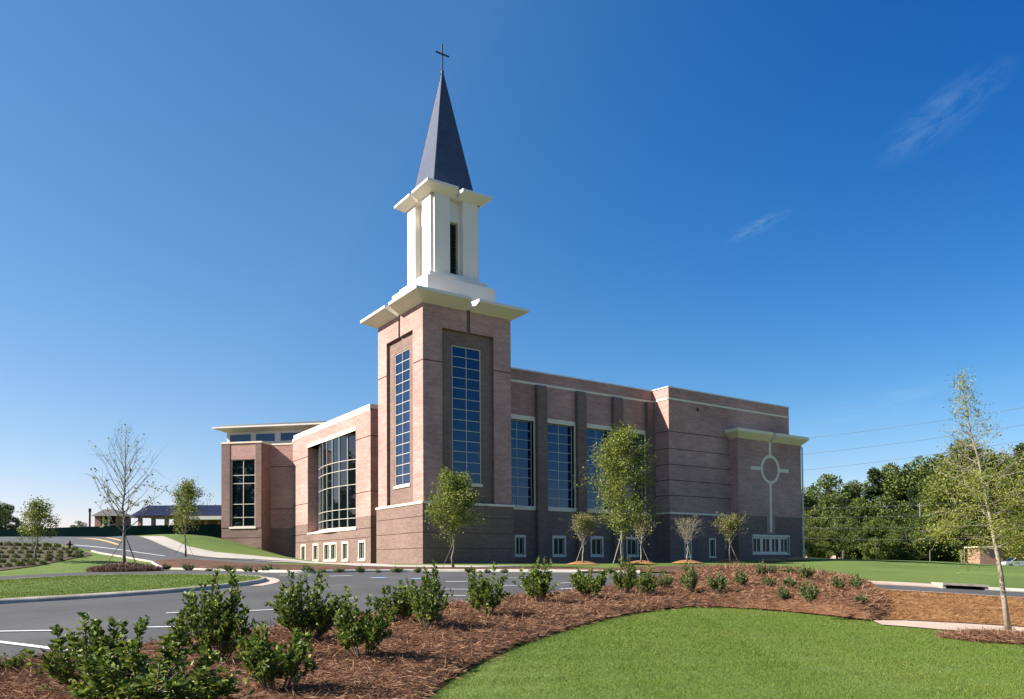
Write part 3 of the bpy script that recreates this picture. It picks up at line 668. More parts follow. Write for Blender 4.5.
# corner pavilion and the recessed wall, turned by 45 degrees
J = np.array([2.0, 36.2]); AV = np.array([-S2, S2]); NN = np.array([-S2, -S2])
def fAt(a_left, off): p = J + AV * a_left + NN * off; return Face(tuple(p), (S2, -S2))
PZ = 4.3; PT = 14.05
mz = lambda z: 1 if z < PZ else 0
mb = MB(); fc = fAt(3.2, 0)
wall(mb, fc, 0, 3.2, -1.2, PT, [(0, 3.2, z, z + .09, .05, True, 2) for z in (11.45, 6.5)], matz=mz, extra_z=(PZ,))
mb.build('recess_wall', BR, church)
mb = MB(); fc = fAt(7.83, 2.05); wv = 7.83
ops = [(1.17, 4.18, 4.42, 12.2, .3, False, 1)] + [(0, 5.0, z, z + .07, .045, True, 2) for z in (3.1, 1.9)]
wall(mb, fc, 0, 5.0, -1.2, PT, ops, matz=mz, extra_z=(PZ,), extra_a=(1.05, 4.27))
fs = Face(tuple(J + AV * 2.83 + NN * 2.05), (S2, S2)); wall(mb, fs, 0, 2.05, -1.2, PT, [], matz=lambda z: 1)
fs2 = Face(tuple(J + AV * 7.83 - NN * 4), (-S2, -S2)); wall(mb, fs2, 0, 6.05, -1.2, PT, [], matz=lambda z: 1)
mb.fbox(fc, 0.0, 1.05, PZ, PT - .01, -.06, .1, 1); mb.fbox(fc, 4.27, 5.0, PZ, PT - .01, -.06, .1, 1)
pav = mb.build('stair_pavilion', BR, church)
window(fc, 1.17, 4.18, 4.42, 12.2, .16, 2, 1, church, 'pavilion_window', fw=.08, mw=.07, gm='dark_glass', rowpos=[5.5, 7.03, 9.42, 10.37])
mb = MB(); mb.fbox(fc, 1.0, 4.35, 4.2, 4.415, -.1, .2); mb.build('window_sill', M['stone'], church)
mb = MB(); mb.fbox(fc, -.06, 5.06, PT, PT + .18, -.1, .4); f0 = fAt(2.76, 0); mb.fbox(f0, 0, 2.76, PT, PT + .18, -.05, .4); mb.fbox(fs, .41, 2.05, PT, PT + .179, -.06, .4)
mb.build('parapet_cap', M['stone'], church)
# clerestory above
fc = fAt(9.6, -2.0)
mb = MB(); wn_ = [(.35, 3.15), (3.75, 6.3), (6.95, 9.6)]
wall(mb, fc, 0, 13.5, 14.0, 16.3, [(a, b, 14.85, 15.85, .15, False, 0) for a, b in wn_] + [(10.2, 12.9, 14.85, 15.85, .15, False, 0)])
fcl = Face(tuple(J + AV * 9.6 + NN * -10), (-S2, -S2)); wall(mb, fcl, 0, 8, 14.0, 16.3, [])
mb.build('clerestory_wall', M['white'], church)
for a, b in wn_ + [(10.2, 12.9)]: window(fc, a, b, 14.85, 15.85, .08, 1, 1, church, 'clerestory_window', fw=.05, proud=.03)
mb = MB()
def lp(a, n_, z): p = J + AV * a + NN * n_; return (p[0], p[1], z)
def ring(o, z, in_=0): return [lp(9.6 + o, -2 + o, z), lp(-3.9 - o, -2 + o, z), lp(-3.9 - o, -12 - o, z), lp(9.6 + o, -12 - o, z)]
r0, r1, r2 = ring(0.0, 16.1), ring(1.25, 16.45), ring(1.25, 16.62)
for A_, B_ in ((r0, r1), (r1, r2)):
    for i in range(4): j = (i + 1) % 4; mb.face([A_[i], A_[j], B_[j], B_[i]])
mb.face(r2); mb.build('eave', M['white'], church)
mb = MB(); q0, q1 = ring(.6, 16.62), ring(.5, 16.95)
for i in range(4): j = (i + 1) % 4; mb.face([q0[i], q0[j], q1[j], q1[i]])
mb.face(q1); mb.build('roof', M['steel'], church)
# flat roofs and the hidden back walls close the volume
mb = MB(); mb.box(8.1, 45.0, 2.35, 32, 15.9, 16.2); mb.box(26.6, 45.0, .06, 2.35, 15.9, 16.2); mb.box(2.1, 26, 14.4, 36, 14.0, 14.3); mb.box(6, 8.1, 8.25, 14.4, 10, 10.3)
mb.face([(8.2, 32, -1), (45.05, 32, -1), (45.05, 32, 16.9), (8.2, 32, 16.9)]); mb.face([(10, 8.2, -1), (10, 14.3, -1), (10, 14.3, 14.5), (10, 8.2, 14.5)])
mb.face([(2, 36.2, -1), (30, 36.2, -1), (30, 36.2, 14.2), (2, 36.2, 14.2)])
mb.build('flat_roof', M['groove'], church)
# ------------------------------------------------------------------ roads, walks, beds
asph_px = [(-260, 700), (-80, 674), (0, 669), (60, 661), (141, 651), (182, 645), (280, 632), (400, 614), (456, 607), (503, 601), (561, 596), (611, 588), (660, 585), (760, 585), (870, 589.5), (945, 594), (1024, 599), (1120, 605),
           (1120, 597.5), (1024, 592), (945, 588.2), (870, 584.2), (760, 577.5), (690, 574.8), (640, 573.6), (560, 572.8), (480, 572.2), (400, 572.2), (300, 573.4), (270, 573), (240, 571.6), (200, 570.4), (160, 570), (90, 572.3), (40, 574.6), (0, 577), (-80, 581), (-260, 592)]
patch('road', poly_ld(asph_px), M['asphalt'], .025, .8)
drv_px = [(64, 536.2), (88, 536.0), (139, 536.4), (165, 547), (188, 550), (215, 556), (249, 560), (275, 563.5), (300, 566), (272, 571), (240, 571), (200, 569.6), (165, 569.3), (152, 562), (128, 558.2), (100, 553.5), (75, 547), (50, 543.4), (-40, 541.5), (-90, 541.5), (-90, 536.6), (-40, 536.4)]
patch('driveway', poly_ld(drv_px), M['asphalt_old'], .03, .9)
walk_px = [(139, 536.9), (163, 536.7), (187, 546.5), (215, 552.5), (249, 555.6), (294, 559.9), (337, 563.6), (395, 565.6), (440, 566.0), (520, 566.5), (520, 568), (440, 567.9), (395, 567.6), (356, 566.6), (298, 563.2), (249, 561), (200, 556.5), (187, 554.6), (165, 547)]
patch('walkway', poly_ld(walk_px), M['concrete'], .06, .7)
# grass island with kerb and gutter
isl = smooth_poly(poly_ld([(-260, 625), (-80, 611), (0, 604.5), (60, 601), (120, 597.2), (180, 593), (230, 588), (258, 584.2), (266, 581.5), (258, 579.4), (230, 578.2), (180, 577.6), (120, 577.8), (80, 578.8), (40, 581), (0, 583.5), (-80, 588.5), (-260, 602)]), 2)
patch('island_lawn', isl, M['grass'], .13, .6, crown=lambda P, e: .03 * np.minimum(e / 3, 1))
strip('kerb', isl, .26, M['kerb'], .02, .15, closed=True)
gut = smooth_poly(poly_ld([(236, 590), (262, 585.6), (271, 583.5), (275, 581), (266, 578.2), (240, 576)]), 1)[1:-2]
strip('gutter', gut, .45, M['concrete_pink'], .035)
strip('kerb', poly_ld([(270, 572.8), (300, 573.2), (360, 572.4), (420, 571.9), (480, 572), (560, 572.5), (640, 573.4)]), .22, M['concrete'], .02, .15)
strip('kerb', poly_ld([(868, 584), (905, 585.6), (942, 587.6)]), .9, M['concrete_pink'], .0, .14)
strip('kerb', poly_ld([(984, 589.8), (1024, 591.8), (1120, 597)]), .3, M['concrete'], .0, .14)
strip('kerb', poly_ld([(690, 574.6), (760, 577.4), (868, 584)]), .3, M['concrete'], .0, .14)
strip('gutter', poly_ld([(985, 590.9), (1024, 592.9), (1120, 598.3)]), .3, M['concrete'], .04)
strip('gutter', poly_ld([(1120, 604), (1024, 598.4), (945, 593.6), (870, 589.4)]), .25, M['concrete_pink'], .04)
strip('kerb', poly_ld([(92, 551.5), (100, 553.6), (128, 558.2), (152, 562.3)]), .2, M['kerb'], .0, .12)
strip('kerb', poly_ld([(152, 562.3), (165, 569.2), (200, 570), (240, 571.2), (270, 572.8)]), .2, M['kerb'], .0, .12)
# bank of soil on the left, strip bed by the walk
bank = poly_ld([(-120, 584), (-40, 575), (0, 571), (35, 566.5), (65, 560.5), (92, 555.5), (88, 553), (72, 548.5), (48, 545.3), (0, 542), (-60, 541), (-160, 545)])
patch('soil_bank', bank, M['soil'], .05, 1.2)
patch('bed_soil', poly_ld([(156, 561.5), (185, 560.3), (225, 563), (262, 565.5), (300, 566.6), (356, 568.6), (420, 569.6), (520, 570), (640, 571), (640, 572.7), (520, 571.3), (420, 571.2), (356, 571.6), (300, 572.3), (268, 572), (240, 570.4), (200, 569), (166, 568.6)]), M['strip_soil'], .08, .7, crown=lambda P, e: .12 * np.minimum(e / .8, 1))
patch('bed_soil', poly_ld([(575, 573.4), (600, 570), (680, 567.6), (735, 566.8), (770, 568), (740, 571.5), (700, 574.4), (640, 573)]), M['strip_soil'], .08, .7, crown=lambda P, e: .1 * np.minimum(e / .8, 1))
# big pine-straw bed
mul_px = [(330, 800), (385, 740), (422, 700), (440, 686), (470, 668), (500, 653), (540, 638), (580, 626.5), (620, 616.5), (660, 610), (700, 607), (760, 610), (820, 615.5), (862, 621), (882, 622), (889, 614), (888, 604), (880, 594), (862, 586.5), (820, 581.5), (770, 577.5), (735, 575), (700, 576), (676, 580.5), (650, 584), (611, 589.5), (561, 597), (503, 602), (456, 608), (400, 615.5), (280, 633.5), (182, 646.5), (141, 652.5), (60, 662.5), (0, 670.5), (-80, 678), (-260, 702), (-400, 760), (-200, 900), (100, 900)]
mul = smooth_poly(poly_ld(mul_px), 2)
def mcrown(P, e):
    right = np.clip((P[:, 0] - 3.5) / 5, 0, 1); hm = .15 + .28 * right
    base = hm * (1 - np.exp(-e / .35)) + .10 * right * np.clip(e / 2.5, 0, 1)
    return base + (.035 * vnoise(P[:, 0], P[:, 1], .9, 3) + .025 * vnoise(P[:, 0], P[:, 1], .33, 5)) * np.clip(e / .3, .2, 1)
patch('pine_straw_bed', mul, M['mulch'], .05, .22, crown=mcrown, maxpts=14000)
def mul_z(X, D):
    P = np.stack([X, D], 1); return Tld(X, D) + .05 + mcrown(P, edgedist(P, mul))
# straw covered slope, sandy path, straw ring round the tree
def stw_c(P, e): return (.09 * vnoise(P[:, 0], P[:, 1], 1.3, 8) + .04 * vnoise(P[:, 0], P[:, 1], .4, 12)) * np.clip(e / .5, 0, 1)
stw = poly_ld([(866, 590.5), (945, 595), (1024, 600), (1120, 606.5), (1120, 634.5), (1024, 628), (960, 624), (905, 621.4), (880, 621)])
patch('straw_slope', stw, M['straw'], .045, .5, crown=stw_c)
patch('sandy_path', poly_ld([(872, 621.2), (905, 621.6), (960, 624.2), (1024, 628.2), (1120, 634.8), (1120, 646), (1024, 638), (960, 632), (900, 627), (882, 625.8)]), M['concrete_pink'], .03, .5)
ringc = np.array(gpt(1014, 640.5)); ringp = np.array([ringc + np.array([1.4 * math.cos(t), 1.0 * math.sin(t)]) for t in np.linspace(0, 2 * math.pi, 40, endpoint=False)])
patch('straw_ring', ringp, M['mulch'], .05, .2, crown=lambda P, e: .05 * (1 - np.exp(-e / .3)) + .02 * vnoise(P[:, 0], P[:, 1], .4, 4))
ringc2 = np.array(gpt(125, 571.5)); ringp2 = np.array([ringc2 + np.array([2.3 * math.cos(t), 1.6 * math.sin(t)]) for t in np.linspace(0, 2 * math.pi, 40, endpoint=False)])
patch('bed_soil', ringp2, M['mulch'], .06, .4)
for k_, (px, d) in enumerate(((583, 59), (641, 61), (687.5, 63), (730, 66), (772, 68), (797, 71))):
    q_ = at_d(px, d); X_, D_ = toLD(q_[0], q_[1]); pp_ = np.array([[X_ + 1.3 * math.cos(t), D_ + 1.0 * math.sin(t)] for t in np.linspace(0, 2 * math.pi, 20, endpoint=False)])
    patch('bed_soil', pp_, M['straw'], .05, .4, crown=lambda P, e: .28 * np.minimum(e / .9, 1))
# painted lines
for a, b2, w_, mm_ in (((-60, 634.2), (56, 632.4), .11, 'paint'), ((141, 629.2), (190, 628.4), .11, 'paint'), ((-60, 637), (75, 654), .14, 'paint'), ((166, 614.6), (182, 614), .11, 'paint'), ((243, 612.6), (278, 611), .11, 'paint'),
        ((333, 599.6), (354, 599.4), .11, 'paint'), ((441, 597), (466, 596.8), .11, 'paint'), ((452, 606.6), (466, 606.4), .11, 'paint'), ((444, 590.2), (470, 590.4), .11, 'paint'), ((500, 586.5), (540, 586.4), .11, 'paint'), ((446, 582.6), (472, 582.2), .16, 'paint'),
        ((560, 584), (592, 583), .11, 'paint'), ((412, 579.6), (436, 579.5), .5, 'paint_blue'), ((371, 578.8), (386, 578.5), .5, 'paint_blue'), ((280, 576.0), (298, 575.6), .3, 'paint'), ((330, 577), (352, 576.4), .25, 'paint'), ((500, 578.6), (540, 578.2), .12, 'paint'),
        ((560, 590), (600, 587.5), .11, 'paint'), ((616, 580.5), (676, 578.6), .25, 'paint'), ((77, 538.6), (118, 545), .35, 'paint_yellow'), ((106, 538), (121, 541), .3, 'paint_yellow'), ((75, 545.6), (165, 556.4), .2, 'paint')):
    strip('road_marking', poly_ld([a, b2]), w_, M[mm_], .042)
# storm drain inlet in the right-hand kerb
p, q_ = gxy(943, 588.6), gxy(984, 590.6); dr = (q_ - p)[:2]; ln = float(np.hypot(*dr)); dr /= ln
def fd(a, z, d): return (p[0] + dr[0] * a + dr[1] * -d * -1 * 1.0, p[1] + dr[1] * a - dr[0] * d, float(p[2]) + (q_[2] - p[2]) * a / ln + z)
drain = empty('storm_drain', tuple(p), 'concrete storm drain inlet with a long dark slot in the kerb', 'drain')
mb = MB()
def fbx(a0, a1, z0, z1, d0, d1, mi=0): mb.hexa([fd(a0, z0, d0), fd(a1, z0, d0), fd(a1, z0, d1), fd(a0, z0, d1), fd(a0, z1, d0), fd(a1, z1, d0), fd(a1, z1, d1), fd(a0, z1, d1)], mi)
fbx(-.1, ln + .1, .17, .27, .25, -1.0); fbx(-.1, .05, -.1, .17, .2, -.9); fbx(ln - .05, ln + .1, -.1, .17, .2, -.9)
mb.build('concrete_lid', M['kerb'], drain)
mb = MB(); fbx(.05, ln - .05, -.1, .168, -.15, -.25); mb.build('slot', M['dark'], drain)
# ------------------------------------------------------------------ plants
def leaf_arrays(Cn, Dr, L_, W_, r, fold=.0):
    n = len(Cn); Dr = Dr / (np.linalg.norm(Dr, axis=1)[:, None] + 1e-9)
    q_ = r.normal(size=(n, 3)); S = np.cross(Dr, q_); S /= np.linalg.norm(S, axis=1)[:, None] + 1e-9
    L_ = np.broadcast_to(L_, n)[:, None] * r.uniform(.7, 1.25, (n, 1)); W_ = np.broadcast_to(W_, n)[:, None] * r.uniform(.8, 1.2, (n, 1))
    mid = Cn + Dr * L_ * .45
    V = np.stack([Cn, mid + S * W_ / 2, Cn + Dr * L_, mid - S * W_ / 2], 1).reshape(-1, 3)
    return V, np.arange(4 * n).reshape(n, 4)
def unit(v): return v / (np.linalg.norm(v) + 1e-9)
def grow(r, H_, r0, clear, nb, len_fn, up, sub=4, lean=(0, 0), top_bare=0, wob=.02, multi=1, gnarl=.12, sublen=.45, spread_base=0, limb=.45):
    """tapered trunk, limbs and twigs; returns wood MB and twig points (pos, dir, height fraction)"""
    wood = MB(); tw = []
    leaders = []
    for k in range(multi):
        a = 2 * math.pi * k / max(multi, 1) + r.uniform(-.4, .4); pts = []; off = np.array([math.cos(a), math.sin(a), 0]) * spread_base * (multi > 1)
        n = 9
        for i in range(n + 1):
            t = i / n; pts.append(np.array([lean[0] * t ** 1.2, lean[1] * t ** 1.2, H_ * t]) + off * max(0, t - clear * .3) * H_ + np.r_[r.normal(size=2) * wob * H_ * (t > 0) * .4, 0])
        rad = [max(r0 * (1 - .93 * (i / n)) * (1.25 if i == 0 else 1), .006) for i in range(n + 1)]
        wood.tube(pts, rad, 7); leaders.append(np.array(pts))
        tw.append((pts[-1], np.array([0, 0, 1.0]), 1.0))
    def on(lp_, t): f_ = t * (len(lp_) - 1); i = min(int(f_), len(lp_) - 2); return lp_[i] + (lp_[i + 1] - lp_[i]) * (f_ - i)
    ga = r.uniform(0, 6.28)
    for k in range(nb):
        t = clear + (1 - clear) * (k + r.uniform(0, .8)) / nb * .97; lp_ = leaders[k % multi]; p0 = on(lp_, t); ga += 2.399 + r.normal() * .3
        l = len_fn(t) * r.uniform(.75, 1.2); u_ = up(t) if callable(up) else up
        d = unit(np.array([math.cos(ga), math.sin(ga), u_])); pts = [p0]; n = 5; p = p0.copy()
        for i in range(n):
            d = unit(d + r.normal(size=3) * gnarl + np.array([0, 0, .06])); p = p + d * l / n; pts.append(p.copy())
        rb = max(r0 * (1 - .9 * t) * limb, .007); wood.tube(pts, [max(rb * (1 - i / n * .85), .004) for i in range(n + 1)], 5, cap=False)
        tw.append((pts[-1], d, t))
        for s_ in range(sub):
            q_ = r.uniform(.25, 1); b_ = on(np.array(pts), q_); dd = unit(d + r.normal(size=3) * .75 + np.array([0, 0, .15])); e_ = b_ + dd * l * sublen * r.uniform(.5, 1.1); m_ = (b_ + e_) / 2 + r.normal(size=3) * .03 * l
            wood.tube([b_, m_, e_], [max(rb * .4, .004), max(rb * .3, .0035), .003], 4, cap=False); tw += [(m_, dd, t), (e_, dd, t)]
    return wood, tw
def crown_leaves(r, tw, n, L_, W_, spread, wfn=None, droop=-.1):
    P = np.array([a[0] for a in tw]); D = np.array([a[1] for a in tw]); t = np.array([a[2] for a in tw])
    w = np.ones(len(tw)) if wfn is None else np.array([wfn(x) for x in t]); w = w * r.gamma(1.3, 1, len(w)); w /= w.sum()
    i = r.choice(len(tw), n, p=w); c_ = P[i] + r.normal(size=(n, 3)) * spread - D[i] * r.uniform(0, 1, (n, 1)) * spread * 1.5
    d = D[i] * .6 + r.normal(size=(n, 3)) * .8 + np.array([0, 0, droop]); return leaf_arrays(c_, d, L_, W_, r)
def young_tree(loc, label, group, spec, leaf, bark, seed, name='young_tree', cat='tree'):
    r = np.random.default_rng(seed); e = empty(name, tuple(loc), label, cat, group)
    g = dict(spec); lf = g.pop('leaves', None); wood, tw = grow(r, **g)
    link('trunk', wood.mesh('trunk', [M[bark]], smooth=True), e)
    if lf:
        V, Fq = crown_leaves(r, tw, **lf); link('crown', arr_mesh('crown', V, Fq, [M[leaf]]), e)
    return e
def stake(p_ground, p_top, label, group, rad=.022, name='support_stake', m_='bark_pale'):
    mb = MB(); b_ = np.array(p_ground) - np.array([0, 0, .12]); mb.tube([b_, p_top], rad, 6); o = mb.build(name, M[m_], None, loc=tuple(p_ground)); return props(o, label, 'stake', group)

G_YT = 'young trees planted round the church'
# bare tree on the left
t1 = at_d(124.5, 49.5, .05)
young_tree(t1, 'tall almost leafless young tree with a fan of thin branches left of the church', G_YT, dict(H_=8.9, r0=.11, clear=.26, nb=46, len_fn=lambda t: 3.9 * (1.02 - t) ** .62 * (.8 + .3 * min(1, (t - .2) * 4)), up=lambda t: .75 + .75 * t, sub=6, gnarl=.07, sublen=.42,
           leaves=dict(n=300, L_=.17, W_=.11, spread=.05, wfn=lambda t: 3.0 if t < .38 else .16)), 'leaf_tree', 'bark_grey', 11)
G_ST = 'stakes and guy lines steadying the young trees'
for dx, dy, hh, lb in ((-1.3, -.3, 2.1, 'dark guy line running down left from the bare tree'), (.55, .9, 2.3, 'steep dark guy line just right of the bare tree trunk'), (1.1, -.4, 2.3, 'outer dark guy line running down right from the bare tree')):
    g_ = np.array([t1[0] + RGT[0] * dx + FWD[0] * dy, t1[1] + RGT[1] * dx + FWD[1] * dy, 0]); g_[2] = float(T(g_[0], g_[1])); stake(g_, t1 + np.array([0, 0, hh]), lb, G_ST, .018, 'guy_line', 'steel')
t2 = gxy(185.5, 557)
young_tree(t2, 'narrow leafy green tree beside the walkway in front of the blue canopy', G_YT, dict(H_=6.0, r0=.085, clear=.30, nb=40, len_fn=lambda t: 2.1 * (1.05 - t) ** .6 + .35, up=1.2, sub=6,
           leaves=dict(n=5200, L_=.16, W_=.085, spread=.2)), 'leaf_tree', 'bark_grey', 12)
for dx, dy, lb in ((-1.0, -.2, 'thin guy line left of the narrow tree by the walkway'), (.9, -.2, 'thin guy line right of the narrow tree by the walkway')):
    g_ = t2 + RGT * dx + FWD * dy; g_[2] = float(T(g_[0], g_[1])); stake(g_, t2 + np.array([0, 0, 1.6]), lb, G_ST, .014, 'guy_line', 'steel')
t3 = gxy(36, 561.5)
young_tree(t3, 'small ragged leafy tree standing on the planted bank at far left', G_YT, dict(H_=4.1, r0=.07, clear=.28, nb=26, len_fn=lambda t: 1.9 * (1.05 - t) ** .5, up=.8, sub=6, lean=(.2, 0),
           leaves=dict(n=3400, L_=.16, W_=.085, spread=.18)), 'leaf_tree', 'bark_grey', 23)
t4 = gxy(453.5, 568)
young_tree(t4, 'round leafy green tree standing in front of the bell tower', G_YT, dict(H_=6.0, r0=.085, clear=.34, nb=40, len_fn=lambda t: 2.5 * (1.06 - t) ** .5 * min(1, (t - .22) * 6), up=.62, sub=7,
           leaves=dict(n=11000, L_=.14, W_=.08, spread=.22)), 'leaf_tree', 'bark', 14)
g_ = t4 + RGT * -.8 + FWD * .1; g_[2] = float(T(g_[0], g_[1])); stake(g_, t4 + np.array([0, 0, 1.7]), 'thin stake leaning against the round tree at the tower', G_ST, .02, m_='bark')
t5 = at_d(583, 58.5, .15)
vase = dict(r0=.055, clear=.40, up=1.25, sub=7, gnarl=.1, sublen=.5)
young_tree(t5, 'small flat topped tree with thin leaves below the third nave window', G_YT, dict(vase, H_=3.0, nb=36, len_fn=lambda t: 2.3 * (1.25 - t), leaves=dict(n=2200, L_=.14, W_=.08, spread=.13, wfn=lambda t: .15 if t < .55 else 1.6)), 'leaf_dry', 'bark_pale', 15)
t6 = at_d(622.5, 55)
young_tree(t6, 'tallest leafy tree, standing between the nave windows and the side block', G_YT, dict(H_=9.2, r0=.11, clear=.24, nb=70, len_fn=lambda t: 3.3 * (1.04 - t) ** .5 * min(1, (t - .14) * 4), up=.75, sub=8,
           leaves=dict(n=14500, L_=.155, W_=.085, spread=.27)), 'leaf_tree', 'bark_pale', 16)
g_ = t6 + RGT * -.75; g_[2] = float(T(g_[0], g_[1])); stake(g_, t6 + np.array([0, 0, 2.4]), 'pale stake leaning on the tallest leafy tree', G_ST, .04)
t7 = at_d(641, 60.5, .15)
young_tree(t7, 'thin tree with few leaves half hidden behind the tallest tree', G_YT, dict(vase, H_=3.5, nb=32, len_fn=lambda t: 1.9 * (1.25 - t), leaves=dict(n=900, L_=.16, W_=.09, spread=.12)), 'leaf_dry', 'bark_pale', 17)
t8 = at_d(687.5, 62.5, .2)
young_tree(t8, 'bare vase shaped young tree in front of the side block', G_YT, dict(vase, H_=3.0, nb=54, len_fn=lambda t: 2.2 * (1.25 - t), leaves=dict(n=160, L_=.12, W_=.07, spread=.1)), 'leaf_dry', 'bark_pale', 18)
t9 = at_d(730, 63, .2)
young_tree(t9, 'vase shaped young tree with yellowing leaves beside the cross bay', G_YT, dict(vase, H_=3.1, nb=42, len_fn=lambda t: 2.3 * (1.25 - t), leaves=dict(n=2300, L_=.14, W_=.08, spread=.14, wfn=lambda t: .3 if t < .5 else 1.5)), 'leaf_dry', 'bark_pale', 19)
for t_, s_, lb in ((t5, -.6, 'short pale stake at the small flat topped tree'), (t7, .7, 'short pale stake at the thin half hidden tree'), (t8, .35, 'short pale stake at the bare vase shaped tree'), (t9, .7, 'short pale stake at the yellowing tree by the cross bay')):
    g_ = t_ + RGT * s_; g_[2] = float(T(g_[0], g_[1])) + .1; stake(g_, t_ + np.array([0, 0, 1.5]), lb, G_ST, .028)
# willow oak at the right
t10 = gxy(1008.5, 634); t10[2] += .08
lw = -RGT * 1.0
def oak_len(t): return 2.5 * max(.13, (1.03 - t)) ** 1.25 * min(1, (t - .2) * 4)
young_tree(t10, 'slender leaning tree with pale trunk and sparse yellow green leaves at far right', G_YT, dict(H_=5.8, r0=.062, clear=.30, nb=76, limb=.26, len_fn=oak_len, up=lambda t: .12 + .9 * max(0, t - .45), sub=7, lean=(lw[0], lw[1]), gnarl=.13, sublen=.5, wob=.012,
           leaves=dict(n=10500, L_=.062, W_=.021, spread=.10, wfn=lambda t: 2.4 if t < .55 else .22, droop=-.35)), 'leaf_oak', 'bark_pale', 20)

# ---- shrubs of the pine-straw bed
def shrub_meshes(seed, Hh, Rr, nst, nleaf, L_, W_, leaf):
    r = np.random.default_rng(seed); st = MB(); P = []; D = []
    for k in range(nst):
        a = r.uniform(0, 6.28); rr = Rr * math.sqrt(r.uniform(.02, 1)); hh = Hh * r.uniform(.55, 1.0) * (1 - .38 * (rr / Rr) ** 2)
        p0 = np.array([math.cos(a) * rr * .25, math.sin(a) * rr * .25, 0]); p1 = np.array([math.cos(a) * rr * .8, math.sin(a) * rr * .8, hh * .55]); p2 = np.array([math.cos(a) * rr, math.sin(a) * rr, hh]) + r.normal(size=3) * .03
        st.tube([p0, p1, p2], [.010, .007, .003], 5, cap=False)
        for s_ in range(3):
            b_ = p0 + (p1 - p0) * r.uniform(.3, 1); e_ = b_ + unit(np.array([r.normal(), r.normal(), 1.2])) * Hh * r.uniform(.18, .38); st.tube([b_, e_], [.006, .003], 4, cap=False)
            q_ = r.uniform(.15, 1, 14); P += list(b_ + (e_ - b_) * q_[:, None]); D += [unit(e_ - b_)] * 14
        q_ = r.uniform(.12, 1, 46) ** .75; seg = np.where(q_[:, None] < .5, p0 + (p1 - p0) * q_[:, None] * 2, p1 + (p2 - p1) * (q_[:, None] - .5) * 2); P += list(seg); D += [unit(p2 - p1)] * 46
    P = np.array(P); D = np.array(D); i = r.integers(0, len(P), nleaf)
    rad = r.normal(size=(nleaf, 3)); rad -= D[i] * (rad * D[i]).sum(1)[:, None]; d = D[i] * .55 + rad / (np.linalg.norm(rad, axis=1)[:, None] + 1e-9) * .8 + np.array([0, 0, .15])
    c_ = P[i] + r.normal(size=(nleaf, 3)) * .012; c_[:, 2] = np.maximum(c_[:, 2], .03)
    V, Fq = leaf_arrays(c_, d, L_, W_, r)
    return st.mesh('stems', [M['bark']], smooth=True), arr_mesh('foliage', V, Fq, [leaf])
big = [shrub_meshes(40 + k, 1.0, .42, (15, 22, 12, 19, 17, 26, 14)[k], (3200, 4000, 2700, 3600, 3200, 4200, 3000)[k], (.055, .05, .058, .052, .056, .048, .054)[k], .031, M['leaf_shrub']) for k in range(7)]
mid = [shrub_meshes(60 + k, 1.0, .55, 22, 1500, .10, .055, M['leaf_small']) for k in range(3)]
def shrub_at(px, py_base, w_px, h_px, label, group, pool, k, zf=None, name='shrub', d=None):
    if d is None: X, D = gpt(px, py_base + 2)
    else: X, D = (raydir(px, 560) @ RGT) * d, d
    if zf is not None:
        # the bed is raised: step towards the camera until the raised ground is at this pixel
        r_ = raydir(px, py_base); ds = np.arange(4, 60, .05); zz = zf((r_ @ RGT) * ds, ds); kk = np.nonzero(C[2] + r_[2] * ds < zz)[0]
        if len(kk): D = ds[kk[0]]; X = (r_ @ RGT) * D
    x_, y_ = toXY(X, D); z_ = float(zf(np.array([X]), np.array([D]))[0]) if zf is not None else float(Tld(X, D))
    sc_ = D / F; e = empty(name, (x_, y_, z_ - .02), label, 'shrub', group); rr = np.random.default_rng(int(px * 7 + py_base))
    e.rotation_euler = (0, 0, rr.uniform(0, 6.28)); hh = 1.34 * h_px * sc_; ww = w_px * sc_; me = pool[k % len(pool)]; base_w = 2 * (.42 if pool is big else .55) * 1.12
    e.scale = (ww / base_w, ww / base_w, hh / 1.08)
    link('stems', me[0], e); link('foliage', me[1], e); return e
G_BED = 'green shrubs planted in the pine straw bed'
bed = [(98, 692, 104, 84, 'large glossy shrub at the front left, on the bed edge by the white parking line'), (150, 722, 150, 82, 'low spreading shrub cut off by the bottom edge at left'), (12, 672, 34, 20, 'small sprig of a shrub at the left edge of the bed'),
       (218, 662, 76, 82, 'tall upright glossy shrub, second clump from the left'), (278, 692, 74, 78, 'dark leaning shrub in front of the third clump, nearest its shadow'), (306, 640, 70, 62, 'open shrub with tall shoots behind the dark leaning shrub'),
       (362, 656, 66, 66, 'dense shrub in the middle of the left cluster, with a long shadow'), (398, 622, 50, 44, 'smaller shrub behind and left of the twin upright clump'), (428, 628, 46, 58, 'upright shrub with a pointed top left of the gap in the bed'),
       (486, 616, 48, 48, 'rounded shrub standing alone at the edge of the road'), (540, 603, 42, 40, 'rounded shrub below the first nave window'), (590, 599, 38, 36, 'broad shrub below the third nave window, against the road'),
       (626, 594, 26, 34, 'left shrub of the touching pair under the tallest tree'), (646, 596, 30, 30, 'right shrub of the touching pair under the tallest tree')]
for k, (px, py, w_, h_, lb) in enumerate(bed): shrub_at(px, py, w_ * (1.15 if h_ > 30 else 1), h_, lb, G_BED, big, k, mul_z)
